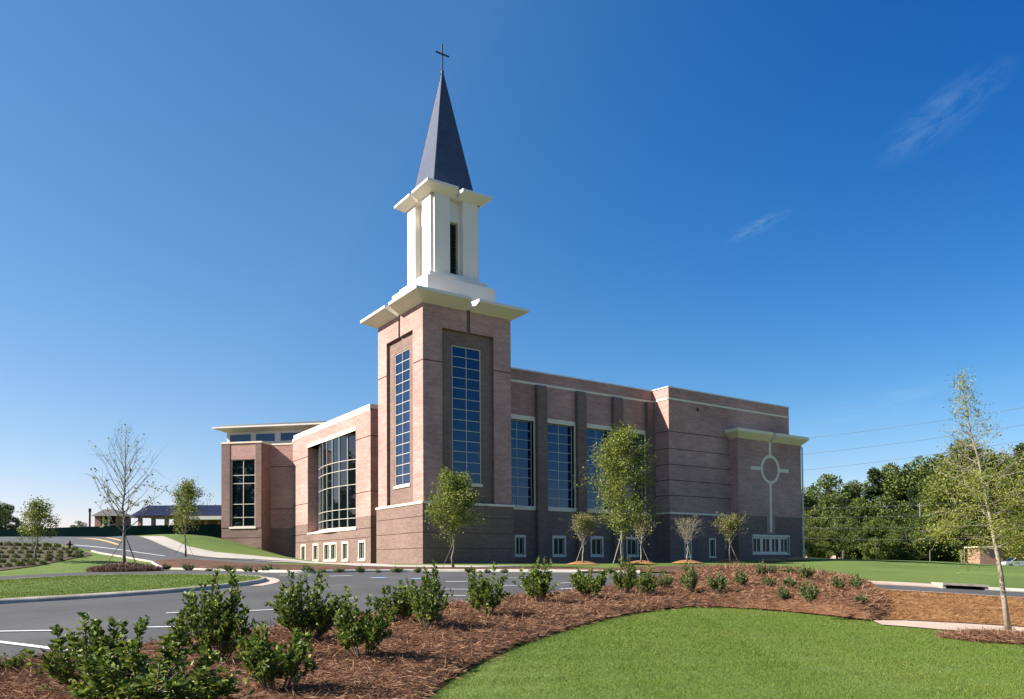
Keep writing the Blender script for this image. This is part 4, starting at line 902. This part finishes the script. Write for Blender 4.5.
far = [(665, 588, 18, 13, 'small low shrub just right of the touching pair'), (691, 592, 22, 23, 'compact dark shrub below the bare vase shaped tree'), (717, 593, 25, 20, 'loose pale shrub right of the compact dark one'), (741, 586, 19, 14, 'rounded shrub below the cross bay window, left one'),
       (769, 588, 16, 11, 'low rounded shrub in the middle of the berm'), (790, 588, 17, 11, 'low shrub right of the middle of the berm'), (783, 599, 16, 11, 'small shrub nearest the lawn on the berm'), (809, 601, 22, 17, 'pale full shrub near the lawn at the right of the berm'),
       (806, 580, 18, 15, 'upright shrub on the crest of the berm at the building corner'), (761, 576, 17, 12, 'dark shrub on the crest below the small basement windows'), (772, 574, 13, 8, 'tiny shrub beside the dark one on the crest'), (788, 574, 18, 7, 'brownish low shrub on the crest of the berm'),
       (838, 590, 19, 12, 'brown tinged shrub on the right slope of the berm'), (857, 589, 16, 13, 'dark rounded shrub at the right end of the crest'), (861, 603, 15, 9, 'small flat shrub at the right end of the berm')]
for k, (px, py, w_, h_, lb) in enumerate(far): shrub_at(px, py, w_, h_ * 1.1, lb, G_BED, mid, k, mul_z)
G_ROW = 'small shrubs in the strip along the kerb'
row = [166, 188, 209, 228, 247, 257, 268, 277, 290, 307, 323, 339, 360, 378, 397, 418, 435, 470, 487, 505, 610, 663, 687, 719]
onames = 'first second third fourth fifth sixth seventh eighth ninth tenth eleventh twelfth thirteenth fourteenth fifteenth sixteenth seventeenth eighteenth nineteenth twentieth twenty-first twenty-second twenty-third twenty-fourth'.split()
for k, px in enumerate(row):
    py = np.interp(px, [166, 210, 247, 290, 340, 420, 520, 610, 663, 720], [567.5, 569, 569.4, 570.4, 570.6, 570.6, 571, 571.4, 571, 569]); s_ = 8.5 + 2.5 * math.sin(k * 2.3)
    shrub_at(px, py + .6, s_ * 1.35, s_ * .72, 'small green shrub, %s from the left in the row along the kerb' % onames[k], G_ROW, mid, k)
# ground-cover plants on the left bank: one mesh each, a few pixels tall
r = np.random.default_rng(5); tuft = []
for v_ in range(3):
    n = 220; P = np.clip(r.normal(size=(n, 3)), -1.5, 1.5) * (.2, .2, .12) + (0, 0, .16); P[:, 2] = np.abs(P[:, 2]); d = P / (np.linalg.norm(P, axis=1)[:, None]) + r.normal(size=(n, 3)) * .5 + (0, 0, .3)
    V, Fq = leaf_arrays(P * .8, d, .17, .08, r); tuft.append(arr_mesh('ground_cover_plant', V, Fq, [M['leaf_small']]))
bankw = bank; k = 0
rows = [((-20, 545.5), (66, 548)), ((-20, 549.5), (80, 551)), ((-20, 554), (90, 554)), ((-20, 559), (86, 557.5)), ((-20, 564.5), (70, 560.5)), ((-20, 569.5), (48, 564.5))]
for (a, b2), n in zip(rows, (9, 10, 11, 10, 8, 6)):
    for i in range(n):
        t = (i + .5 * (rows.index((a, b2)) % 2) + r.uniform(-.12, .12)) / n; q_ = gxy(a[0] + (b2[0] - a[0]) * t, a[1] + (b2[1] - a[1]) * t, .03)
        o = link('ground_cover_plant', tuft[k % 3], None, tuple(q_)); o.rotation_euler = (0, 0, r.uniform(0, 6.28)); s_ = r.uniform(.75, 1.05) * (.8 + .25 * (q_[2] > 1.5)); o.scale = (s_, s_, s_ * 1.1)
        props(o, 'low dark green plant in the rows of ground cover on the left bank', 'plant', 'ground cover plants on the bank'); k += 1
# dry bush bed round the foot of the bare tree
n = 5200; a = r.uniform(0, 6.28, n); q_ = np.sqrt(r.uniform(0, 1, n)); X = ringc2[0] + 2.15 * q_ * np.cos(a); D = ringc2[1] + 1.4 * q_ * np.sin(a); x_, y_ = toXY(X, D)
Cn = np.stack([x_, y_, Tld(X, D) + .05 + r.uniform(0, .36, n) * (1.05 - q_ ** 2)], 1); V, Fq = leaf_arrays(Cn, r.normal(size=(n, 3)) * .6 + (0, 0, .7), .24, .05, r)
props(link('dry_ground_cover', arr_mesh('dry_ground_cover', V, Fq, [M['dry_bush']])), 'brownish dry ground cover heaped at the foot of the bare tree', 'ground cover', None, 'stuff')

# ---- grass blades on the near lawn and the island
lawn = poly_ld([(330, 800), (385, 741), (405, 701), (425, 687), (455, 669), (490, 652), (530, 636), (575, 623), (615, 613), (660, 606), (700, 603), (760, 606), (820, 611), (862, 617), (878, 624), (900, 626.2), (960, 631), (1024, 637), (1150, 646), (1300, 760), (800, 900)])
def blades(poly, n, ref, hgt, wid, dmin, dmax, ex, lift=0.0):
    lo, hi = poly.min(0), poly.max(0); lo[1] = max(lo[1], dmin); hi[1] = min(hi[1], dmax); out = []
    while sum(map(len, out)) < n:
        P = r.uniform(lo, hi, (n * 2, 2)); P = P[r.uniform(0, 1, len(P)) < np.minimum(1, ref / P[:, 1]) ** ex]; P = P[inpoly(P, poly)]; out.append(P)
    P = np.concatenate(out)[:n]; P = P[~inpoly(P, mul)]; P = P[(((P - ringc) / (1.38, .98)) ** 2).sum(1) > 1]
    n = len(P); x_, y_ = toXY(P[:, 0], P[:, 1]); z_ = Tld(P[:, 0], P[:, 1]) + lift; s_ = np.maximum(1, P[:, 1] / ref) ** .8
    patchy = .8 + .35 * vnoise(P[:, 0], P[:, 1], 1.2, 9)
    h_ = hgt * r.uniform(.6, 1.2, n) * np.clip(patchy, .5, 1.3) * s_ ** .4; a = r.uniform(0, 6.28, n); w_ = wid * s_; ln_ = r.normal(size=(n, 2)) * .55 * h_[:, None]
    B = np.stack([x_, y_, z_ - .005], 1); S = np.stack([np.cos(a) * w_ / 2, np.sin(a) * w_ / 2, np.zeros(n)], 1); Tp = B + np.stack([ln_[:, 0], ln_[:, 1], h_], 1)
    return np.stack([B - S, B + S, Tp], 1).reshape(-1, 3), np.arange(3 * n).reshape(n, 3)
V, Ft = blades(lawn, 380000, 9.0, .034, .007, 6.5, 30, 1.35)
props(link('lawn_grass', arr_mesh('lawn_grass', V, Ft, [M['blade']])), 'short mown grass of the lawn in the foreground', 'grass', None, 'stuff')
V, Ft = blades(isl, 60000, 22.0, .04, .02, 15, 60, 1.2, .16)
props(link('island_grass', arr_mesh('island_grass', V, Ft, [M['blade']])), 'short grass on the kerbed island in the parking lot', 'grass', None, 'stuff')
# ---- pine needles on the bed
n = 130000; lo, hi = mul.min(0) - .2, mul.max(0) + .2; lo[1] = max(lo[1], 6); out = []
while sum(map(len, out)) < n:
    P = r.uniform(lo, hi, (n * 2, 2)); P = P[r.uniform(0, 1, len(P)) < np.minimum(1, 9 / P[:, 1]) ** 1.3]; ins = inpoly(P, mul); ed = edgedist(P, mul); out.append(P[ins | (ed < np.abs(r.normal(size=len(P))) * .06)])
P = np.concatenate(out)[:n]; s_ = np.maximum(1, P[:, 1] / 9) ** .8; x_, y_ = toXY(P[:, 0], P[:, 1])
Cn = np.stack([x_, y_, np.where(inpoly(P, mul), mul_z(P[:, 0], P[:, 1]), Tld(P[:, 0], P[:, 1]) + .035) + r.uniform(-.01, .04, n)], 1); d = np.stack([r.normal(size=n), r.normal(size=n), r.normal(size=n) * .28], 1)
V, Fq = leaf_arrays(Cn, d, .17 * s_ ** .5, .007 * s_, r)
props(link('pine_needles', arr_mesh('pine_needles', V, Fq, [M['needle']])), 'loose reddish pine needles lying over the straw bed', 'pine straw', None, 'stuff')
n = 9000; a = r.uniform(0, 6.28, n); q_ = np.sqrt(r.uniform(0, 1, n)); X = ringc[0] + 1.45 * q_ * np.cos(a); D = ringc[1] + 1.05 * q_ * np.sin(a); x_, y_ = toXY(X, D)
Cn = np.stack([x_, y_, Tld(X, D) + .08 * np.minimum(1, (1.02 - q_) * 3) + .03 + r.uniform(-.02, .03, n)], 1); V, Fq = leaf_arrays(Cn, np.stack([r.normal(size=n), r.normal(size=n), r.normal(size=n) * .25], 1), .17, .011, r)
props(link('straw_needles', arr_mesh('straw_needles', V, Fq, [M['needle']])), 'pine straw ring round the foot of the slender tree at right', 'pine straw', None, 'stuff')
lo, hi = stw.min(0), stw.max(0); P = r.uniform(lo, hi, (140000, 2)); P = P[inpoly(P, stw)][:60000]; n = len(P); x_, y_ = toXY(P[:, 0], P[:, 1])
Cn = np.stack([x_, y_, Tld(P[:, 0], P[:, 1]) + .05 + stw_c(P, edgedist(P, stw)) + r.uniform(-.01, .03, n)], 1); d = RGT * r.normal(size=(n, 1)) * 1.3 + FWD * r.normal(size=(n, 1)) * .7 + np.array([0, 0, 1.0]) * r.normal(size=(n, 1)) * .2
V, Fq = leaf_arrays(Cn, d, .15, .009, r)
props(link('straw_cover', arr_mesh('straw_cover', V, Fq, [M['straw_needle']])), 'loose yellow straw strewn over the bare slope below the right hand road', 'straw', None, 'stuff')
# ------------------------------------------------------------------ woodland, far buildings, street furniture
def wood_tree(seed, Hh, Rr, kind, n, L_):
    r = np.random.default_rng(seed); wood = MB(); wood.tube([(0, 0, -.5), (r.normal() * .2, r.normal() * .2, Hh * .5), (r.normal() * .3, r.normal() * .3, Hh * .93)], [.28, .2, .05], 7)
    lobes = []
    for k in range(34 if kind != 'pine' else 20):
        t = r.uniform(.03, 1) ** .95; a = r.uniform(0, 6.28)
        prof = (math.sin(math.pi * min(1, t * .76 + .2)) ** .7) if kind != 'pine' else max(.12, 1.05 - t) * .95
        rr = Rr * prof * r.uniform(.35, .95); c_ = np.array([math.cos(a) * rr, math.sin(a) * rr, Hh * (t * .93 + .03)]); s_ = Rr * r.uniform(.24, .44) * (.6 + .4 * prof); lobes.append((c_, s_))
        if k < 12: wood.tube([(0, 0, c_[2] * .72), tuple(c_ * np.array([.5, .5, .9])), tuple(c_)], [.1, .06, .02], 5, cap=False)
    lobes.append((np.array([0, 0, Hh * .93]), Rr * .25))
    P = []; D = []
    w = np.array([s_ ** 2 for _, s_ in lobes]); w /= w.sum()
    idx = r.choice(len(lobes), n, p=w); v_ = r.normal(size=(n, 3)); v_ /= np.linalg.norm(v_, axis=1)[:, None]; rad = r.uniform(.35, 1.1, n) ** .5
    Cn = np.array([lobes[i][0] for i in idx]) + v_ * rad[:, None] * np.array([lobes[i][1] for i in idx])[:, None] * np.array([1, 1, .8])
    d = v_ * .5 + r.normal(size=(n, 3)) * .7 + np.array([0, 0, -.05]); V, Fq = leaf_arrays(Cn, d, L_, L_ * .6, r)
    return wood.mesh('trunk', [M['bark']], smooth=True), V, Fq
specs = [('broad', 1, 15, 5.2, 'leaf_wood', 'dark green broadleaf'), ('broad', 2, 17, 5.6, 'leaf_wood_b', 'lighter green broadleaf'), ('pine', 3, 20, 3.9, 'leaf_pine', 'tall dark conical'), ('broad', 4, 14, 5.6, 'leaf_wood', 'bushy dark green'), ('broad', 5, 16, 4.8, 'leaf_wood_b', 'yellow green rounded')]
WM = []
for kind, sd_, hh, rr, lf, nm in specs:
    tk, V, Fq = wood_tree(200 + sd_, hh, rr, kind, 13000, .42 if kind != 'pine' else .40); WM.append((tk, arr_mesh('crown', V, Fq, [M[lf]]), hh, nm))
G_W = 'trees at the edge of the wood beyond the lawn'
r = np.random.default_rng(31)
def sky_y(px): return np.interp(px, [760, 806, 830, 860, 890, 915, 935, 950, 975, 1000, 1024, 1100, 1200], [484, 479, 476, 472, 464, 458, 452, 446, 450, 444, 440, 434, 434])
kth = {}
def place_wood(px, d, topy, vi, row_):
    q_ = at_d(px, d, -.2); ztop = C[2] + raydir(px, topy)[2] * d; h_ = max(5, ztop - q_[2]); tk, cr, hh, nm = WM[vi]; s_ = h_ / hh
    key = (nm, row_); kth[key] = kth.get(key, 0) + 1
    lab = '%s tree, %s of its kind from the left in the wood, %s row' % (nm, onames[min(kth[key], 24) - 1], row_)
    e = empty('woodland_tree', tuple(q_), lab, 'tree', G_W); e.rotation_euler = (0, 0, r.uniform(0, 6.28)); w_ = s_ * r.uniform(.85, 1.15) * (1.0 if row_ != 'front' else 1.2); e.scale = (w_, w_, s_)
    link('trunk', tk, e); link('crown', cr, e)
for i, px in enumerate(np.arange(775, 1190, 19)): place_wood(px + r.uniform(-5, 5), r.uniform(150, 165), sky_y(px) + r.uniform(-7, 16), (0, 2, 1, 3, 0, 2, 4, 0)[i % 8], 'back')
for i, px in enumerate(np.arange(785, 1190, 25)): place_wood(px + r.uniform(-6, 6), r.uniform(134, 144), sky_y(px) + r.uniform(14, 34), (3, 1, 0, 4, 3, 2)[i % 6], 'middle')
for i, px in enumerate(np.arange(790, 1200, 13)): place_wood(px + r.uniform(-5, 5), r.uniform(122, 130), r.uniform(512, 540), (3, 0, 4, 1, 3)[i % 5], 'front')
# unseen wood behind the camera, mirrored in the windows
n = 60000; th = r.uniform(0, 1, n); Xs = np.where(th < .5, -1, 1)
line_pts = [np.array([-100, 330.0]), np.array([-76, 160.0]), np.array([-72, 90.0]), np.array([-88, -50.0]), np.array([-40, -150.0]), np.array([60, -170.0]), np.array([140, -150.0])]
seg = r.integers(0, 6, n); t = r.uniform(0, 1, n)[:, None]; A_ = np.array(line_pts)[seg]; B_ = np.array(line_pts)[seg + 1]; P = A_ + (B_ - A_) * t
sm = np.arange(n) % 1; hcol = np.where(seg < 2, 19, np.where(seg == 2, 25, 17)) + 4 * vnoise(P[:, 0], P[:, 1], 22, 2) + 2.5 * vnoise(P[:, 0], P[:, 1], 7, 4); z_ = hcol * r.uniform(0, 1, n) ** .8
P = P + r.normal(size=(n, 2)) * 3; Cn = np.stack([P[:, 0], P[:, 1], z_ - 2.0], 1); V, Fq = leaf_arrays(Cn, r.normal(size=(n, 3)), 2.3, 1.6, r)
props(link('far_wood', arr_mesh('far_wood', V, Fq, [M['leaf_wood']])), 'dark belt of trees across the road, mirrored in the church windows', 'wood', None, 'stuff')
# left: far trees
for px, d, topy, vi, lb in ((4, 125, 503, 0, 'dark rounded tree beyond the fence at the left edge'), (-14, 120, 498, 3, 'bushy tree beyond the fence just outside the left edge'), (79, 135, 521, 3, 'low bushy tree top behind the fence left of the gatehouse'), (17, 122, 520, 3, 'small dark tree beside the rounded tree at the left edge')):
    q_ = at_d(px, d, -.5); ztop = C[2] + raydir(px, topy)[2] * d; tk, cr, hh, nm = WM[vi]; s_ = (ztop - q_[2]) / hh; e = empty('far_tree', tuple(q_), lb, 'tree', 'far trees behind the fence'); e.scale = (s_ * 1.1, s_ * 1.1, s_); link('trunk', tk, e); link('crown', cr, e)
# screened fence
pts = [at_d(px, d) for px, d in ((-90, 99), (-40, 99), (0, 98.5), (40, 98), (80, 97.5), (120, 97), (160, 97), (200, 97.5), (236, 98))]
fen = empty('screen_fence', tuple(pts[4]), 'long dark green fabric screen fence behind the driveway', 'fence')
mb = MB()
tops = []
for i, px in enumerate((-90, -40, 0, 40, 80, 120, 160, 200, 236)):
    d = (99, 99, 98.5, 98, 97.5, 97, 97, 97.5, 98)[i]; tops.append(C[2] + raydir(px, np.interp(px, (-90, 0, 100, 236), (530, 529.6, 526.2, 524)))[2] * d)
for i in range(len(pts) - 1):
    a, b2 = pts[i], pts[i + 1]; nsub = 4
    for s_ in range(nsub):
        t0, t1 = s_ / nsub, (s_ + 1) / nsub; p0, p1 = a + (b2 - a) * t0, a + (b2 - a) * t1; z0, z1 = tops[i] + (tops[i + 1] - tops[i]) * t0, tops[i] + (tops[i + 1] - tops[i]) * t1
        o_ = FWD * .03; mb.hexa([(p0[0], p0[1], p0[2] - .6), (p1[0], p1[1], p1[2] - .6), (p1[0] + o_[0], p1[1] + o_[1], p1[2] - .6), (p0[0] + o_[0], p0[1] + o_[1], p0[2] - .6), (p0[0], p0[1], z0), (p1[0], p1[1], z1), (p1[0] + o_[0], p1[1] + o_[1], z1), (p0[0] + o_[0], p0[1] + o_[1], z0)])
mb.build('screen', M['fence'], fen)
for i in range(len(pts) - 1):
    for s_ in (0, .5):
        p0 = pts[i] + (pts[i + 1] - pts[i]) * s_ + FWD * .12; z0 = tops[i] + (tops[i + 1] - tops[i]) * s_; mb = MB(); mb.tube([(p0[0], p0[1], p0[2] - .5), (p0[0], p0[1], z0 + .04)], .04, 6); mb.build('post', M['steel'], fen)
# helper: frame facing the camera at a given depth
def cfr(px, d, z):
    r_ = raydir(px, 560); X = (r_ @ RGT) * d; x_, y_ = toXY(X, d); o = np.array([x_, y_, z])
    def f(a, b_, c_): q_ = o + RGT * a + FWD * b_; return (q_[0], q_[1], z + c_)     # right, away, up
    return f, o
def cbox(mb, f, a0, a1, b0, b1, c0, c1, mi=0): mb.hexa([f(a0, b0, c0), f(a1, b0, c0), f(a1, b1, c0), f(a0, b1, c0), f(a0, b0, c1), f(a1, b0, c1), f(a1, b1, c1), f(a0, b1, c1)], mi)
def zpx(py, px, d): return C[2] + raydir(px, py)[2] * d
# gatehouse
d = 112; zb = float(at_d(107, d)[2]); ze, zr = zpx(516, 107, d), zpx(508.3, 107, d); f, o = cfr(107, d, zb); s_ = d / F
gh = empty('gatehouse', tuple(o), 'small pink brick gatehouse with a grey hipped roof beyond the fence', 'building')
mb = MB(); e_ = ze - zb; rz = zr - zb
x0, x1 = -13 * s_, 10 * s_
cbox(mb, f, x0, x0 + 6 * s_, .1, 4, -.6, e_); cbox(mb, f, x0 + 6 * s_ , x1 - 2 * s_, 3.4, 3.9, -.6, e_); cbox(mb, f, x1 - 2 * s_, x1, .1, 4, -.6, e_); mb.build('wall', M['hut'], gh)
mb = MB(); A_ = [f(x0 - .3, -.4, e_), f(x1 + .9, -.4, e_), f(x1 + .9, 4.5, e_), f(x0 - .3, 4.5, e_)]; B_ = [f(x0 + .3, 2, rz), f(x1 - 1.4, 2, rz)]
mb.face([A_[0], A_[1], B_[1], B_[0]]); mb.face([A_[1], A_[2], B_[1]]); mb.face([A_[2], A_[3], B_[0], B_[1]]); mb.face([A_[3], A_[0], B_[0]]); mb.face(A_[::-1]); mb.build('roof', M['roof_grey'], gh)
for a in (x0 + 7.5 * s_, x0 + 13 * s_): mb = MB(); cbox(mb, f, a, a + .25, .1, .35, -.6, e_); mb.build('porch_post', M['frame'], gh)
# canopy building with the long blue roof
d = 118; zb = float(at_d(170, d)[2]); f, o = cfr(176, d, zb); s_ = d / F; e_ = zpx(515.6, 176, d) - zb; rz = zpx(503.6, 176, d) - zb
cb = empty('canopy_building', tuple(o), 'long low building with a dark blue metal roof on brick pillars', 'building')
x0, x1 = -45 * s_, 70 * s_
mb = MB(); A_ = [f(x0, -.5, e_), f(x1, -.5, e_), f(x1, 9, e_), f(x0, 9, e_)]; B_ = [f(x0 + .9, 3.4, rz), f(x1 - .9, 3.4, rz)]
mb.face([A_[0], A_[1], B_[1], B_[0]]); mb.face([A_[1], A_[2], B_[1]]); mb.face([A_[2], A_[3], B_[0], B_[1]]); mb.face([A_[3], A_[0], B_[0]]); mb.face(A_[::-1])
for i in range(34): a = x0 + 1.2 + i * (x1 - x0 - 2.4) / 33; mb.tube([f(a, -.45, e_ + .05), f(a, 3.3, rz + .03)], .03, 4)
mb.build('roof', M['roof_blue'], cb)
mb = MB(); cbox(mb, f, x0 + .5, x1 - .5, -.2, .1, e_ - .35, e_ - .02); mb.build('beam', M['hut'], cb)
for i in range(9): a = x0 + 1 + i * 2.0; mb = MB(); cbox(mb, f, a, a + .5, 0, .5, -.8, e_ - .35); mb.build('pillar', M['hut'], cb)
mb = MB(); cbox(mb, f, x0 + 9 * s_ * 4, x1, 2.2, 2.4, -.8, e_ - .05); mb.build('back_wall', M['hut'], cb)
mb = MB(); cbox(mb, f, 15 * s_, 60 * s_, -1.6, -.3, zpx(520.2, 190, d) - zb, zpx(516.8, 190, d) - zb); mb.build('white_fascia', M['white'], cb)
# slim pole, fire hydrant
f, o = cfr(89.5, 108, float(at_d(89.5, 108)[2])); mb = MB(); top = zpx(508.5, 89.5, 108); mb.tube([f(0, 0, -.4), f(0, 0, top - o[2] - .5)], .13, 8); mb.tube([f(0, 0, top - o[2] - .5), f(0, 0, top - o[2])], .17, 8, 1)
props(mb.build('pole', [M['hydrant'], M['steel']], None, loc=tuple(o)), 'slim dark pole standing left of the gatehouse', 'pole')
hy = gxy(69.5, 549.5); hyd = empty('fire_hydrant', tuple(hy), 'dark red fire hydrant at the top of the planted bank', 'hydrant'); hs = 1.1
def P3(a, b_, c_): return tuple(hy + RGT * a * hs + FWD * b_ * hs + np.array([0, 0, c_ * hs]))
mb = MB(); mb.tube([P3(0, 0, -.05), P3(0, 0, .04), P3(0, 0, .05), P3(0, 0, .52), P3(0, 0, .54)], [.17, .17, .115, .11, .15], 12); mb.build('barrel', M['hydrant'], hyd)
mb = MB(); mb.tube([P3(0, 0, .54), P3(0, 0, .6), P3(0, 0, .68), P3(0, 0, .71), P3(0, 0, .76)], [.14, .13, .08, .04, .035], 12); mb.build('bonnet', M['hydrant'], hyd)
for a, b_ in ((1, 0), (-1, 0), (0, -1)): mb = MB(); mb.tube([P3(a * .09, b_ * .09, .4), P3(a * .19, b_ * .19, .4), P3(a * .19, b_ * .19, .4), P3(a * .24, b_ * .24, .4)], [.06, .06, .08, .075], 10); mb.build('nozzle', M['hydrant'], hyd)
# right: brick hut, car, posts, cables
d = 112; zb = float(at_d(992, d)[2]); f, o = cfr(992, d, zb); s_ = d / F; hh = zpx(547.5, 992, d) - zb
hut = empty('brick_hut', tuple(o), 'small pink brick utility hut with a flat pale roof at the wood edge', 'building')
mb = MB(); cbox(mb, f, -12 * s_, 11 * s_, 0, 3, -.8, hh); mb.build('wall', M['hut'], hut)
mb = MB(); cbox(mb, f, -14 * s_, 20 * s_, -.4, 3.4, hh, hh + .18); mb.build('roof', M['stone'], hut)
d = 104; q_ = at_d(1017, d); zg = float(q_[2]); f, o = cfr(1017, d, zg)
car = empty('parked_car', tuple(o), 'silver parked car partly cut off by the right edge beside the brick hut', 'car')
def loft(name, secs, material, parent, smooth=True):
    mb = MB(); n = len(secs[0]); V = [p for s_ in secs for p in s_]; mb.v = [tuple(p) for p in V]
    for i in range(len(secs) - 1):
        for k in range(n): mb.f.append([i * n + k, i * n + (k + 1) % n, (i + 1) * n + (k + 1) % n, (i + 1) * n + k]); mb.m.append(0)
    mb.f.append(list(range(n))[::-1]); mb.m.append(0); mb.f.append([(len(secs) - 1) * n + k for k in range(n)]); mb.m.append(0)
    return mb.build(name, material, parent, smooth)
prof = [(-2.2, .35), (-2.25, .62), (-2.1, .86), (-1.0, .98), (1.5, 1.0), (2.15, .92), (2.25, .6), (2.2, .35)]
loft('body', [[f(a * (1 - .06 * abs(b_) ** 3), b_ * .88, c_) for a, c_ in prof] for b_ in (-1, -.8, .8, 1)], M['car_paint'], car, False)
cabp = [(-1.25, .97), (-.55, 1.42), (.75, 1.46), (1.6, 1.0)]
loft('cabin', [[f(a, b_, c_) for a, c_ in cabp] for b_ in (-.72, -.68, .68, .72)], M['car_paint'], car, False)
for sgn in (-1, 1):
    for pts_ in ([(-1.0, 1.0), (-.5, 1.36), (.02, 1.39), (.02, 1.0)], [(.1, 1.0), (.1, 1.39), (.7, 1.39), (1.25, 1.02)]):
        mb = MB(); mb.hexa([f(a, sgn * .735, c_) for a, c_ in pts_] + [f(a, sgn * .725, c_) for a, c_ in pts_]); mb.build('side_window', M['dark_glass'], car)
mb = MB(); mb.hexa([f(-1.24, -.6, 1.0), f(-1.24, .6, 1.0), f(-.62, .56, 1.41), f(-.62, -.56, 1.41), f(-1.27, -.6, 1.0), f(-1.27, .6, 1.0), f(-.65, .56, 1.41), f(-.65, -.56, 1.41)]); mb.build('windscreen', M['dark_glass'], car)
for a in (-1.4, 1.35):
    for b_ in (-.8, .8):
        mb = MB(); mb.tube([f(a, b_ - .1, .32), f(a, b_ + .1, .32)], .32, 16); w_ = mb.build('wheel', M['tyre'], car)
        mb = MB(); mb.tube([f(a, b_ - .115, .32), f(a, b_ + .115, .32)], .19, 12); mb.build('rim', M['metal_cap'], w_)
for b_ in (-.62, .62): mb = MB(); cbox(mb, f, -2.27, -2.15, b_ - .16, b_ + .16, .62, .76); mb.build('headlight', M['frame'], car)
for px, d, y0, y1, w_, lb in ((808, 86, 545.5, 561, .06, 'pale slim post at the right corner of the cross bay'), (961.5, 92, 550.5, 566, .06, 'left post of the pale pair at the wood edge'), (964.5, 92, 549, 566.5, .07, 'right post of the pale pair at the wood edge'), (930, 100, 551, 563, .05, 'thin post standing alone at the wood edge in the middle'), (843, 105, 551, 560, .05, 'thin post at the wood edge near the church')):
    b_ = at_d(px, d); zt_ = zpx(y0, px, d); mb = MB(); mb.tube([tuple(b_ - np.array([0, 0, .3])), (b_[0], b_[1], zt_)], w_, 8); mb.tube([(b_[0], b_[1], zt_), (b_[0], b_[1], zt_ + .05)], [w_ * 1.25, w_ * .5], 8)
    props(mb.build('post', M['wood_post'], None, loc=tuple(b_)), lb, 'post', 'posts along the edge of the lawn')
b_ = at_d(921, 133); mb = MB(); zt_ = zpx(503, 921, 133); mb.tube([tuple(b_ - np.array([0, 0, .4])), (b_[0], b_[1], zt_)], [.13, .10], 8); pl_ = empty('utility_pole', tuple(b_), 'grey wooden utility pole among the trees of the wood', 'pole'); mb.build('mast', M['wood_post'], pl_)
mb = MB(); mb.tube([tuple(np.array([b_[0], b_[1], zt_ - .5]) - RGT * .8), tuple(np.array([b_[0], b_[1], zt_ - .5]) + RGT * .8)], .06, 6); mb.build('crossarm', M['wood_post'], pl_)
G_C = 'overhead cables right of the church'
for i, (yl, yr, wd, lb) in enumerate(((439, 408, .022, 'topmost overhead cable against the sky'), (454.5, 426, .022, 'second overhead cable from the top against the sky'), (470.5, 441.5, .022, 'third overhead cable from the top, above the treetops'), (505, 489, .013, 'overhead cable crossing just below the treetops'), (514, 503, .013, 'overhead cable crossing the middle of the wood'), (524, 517, .013, 'lowest but one overhead cable, before the wood'), (534, 532, .013, 'lowest overhead cable in front of the wood'))):
    d0, d1 = 118, 80; p0 = np.array(toXY((raydir(770, 560) @ RGT) * d0, d0) + (zpx(yl + 3, 770, d0),)); p1 = np.array(toXY((raydir(1150, 560) @ RGT) * d1, d1) + (zpx(yr - 22 * (i < 3), 1150, d1),)); mb = MB()
    mb.tube([tuple(p0 + (p1 - p0) * t - np.array([0, 0, 4 * .55 * t * (1 - t)])) for t in np.linspace(0, 1, 24)], wd, 5); props(mb.build('overhead_cable', M['cable'], None, loc=tuple(p0)), lb, 'cable', G_C)
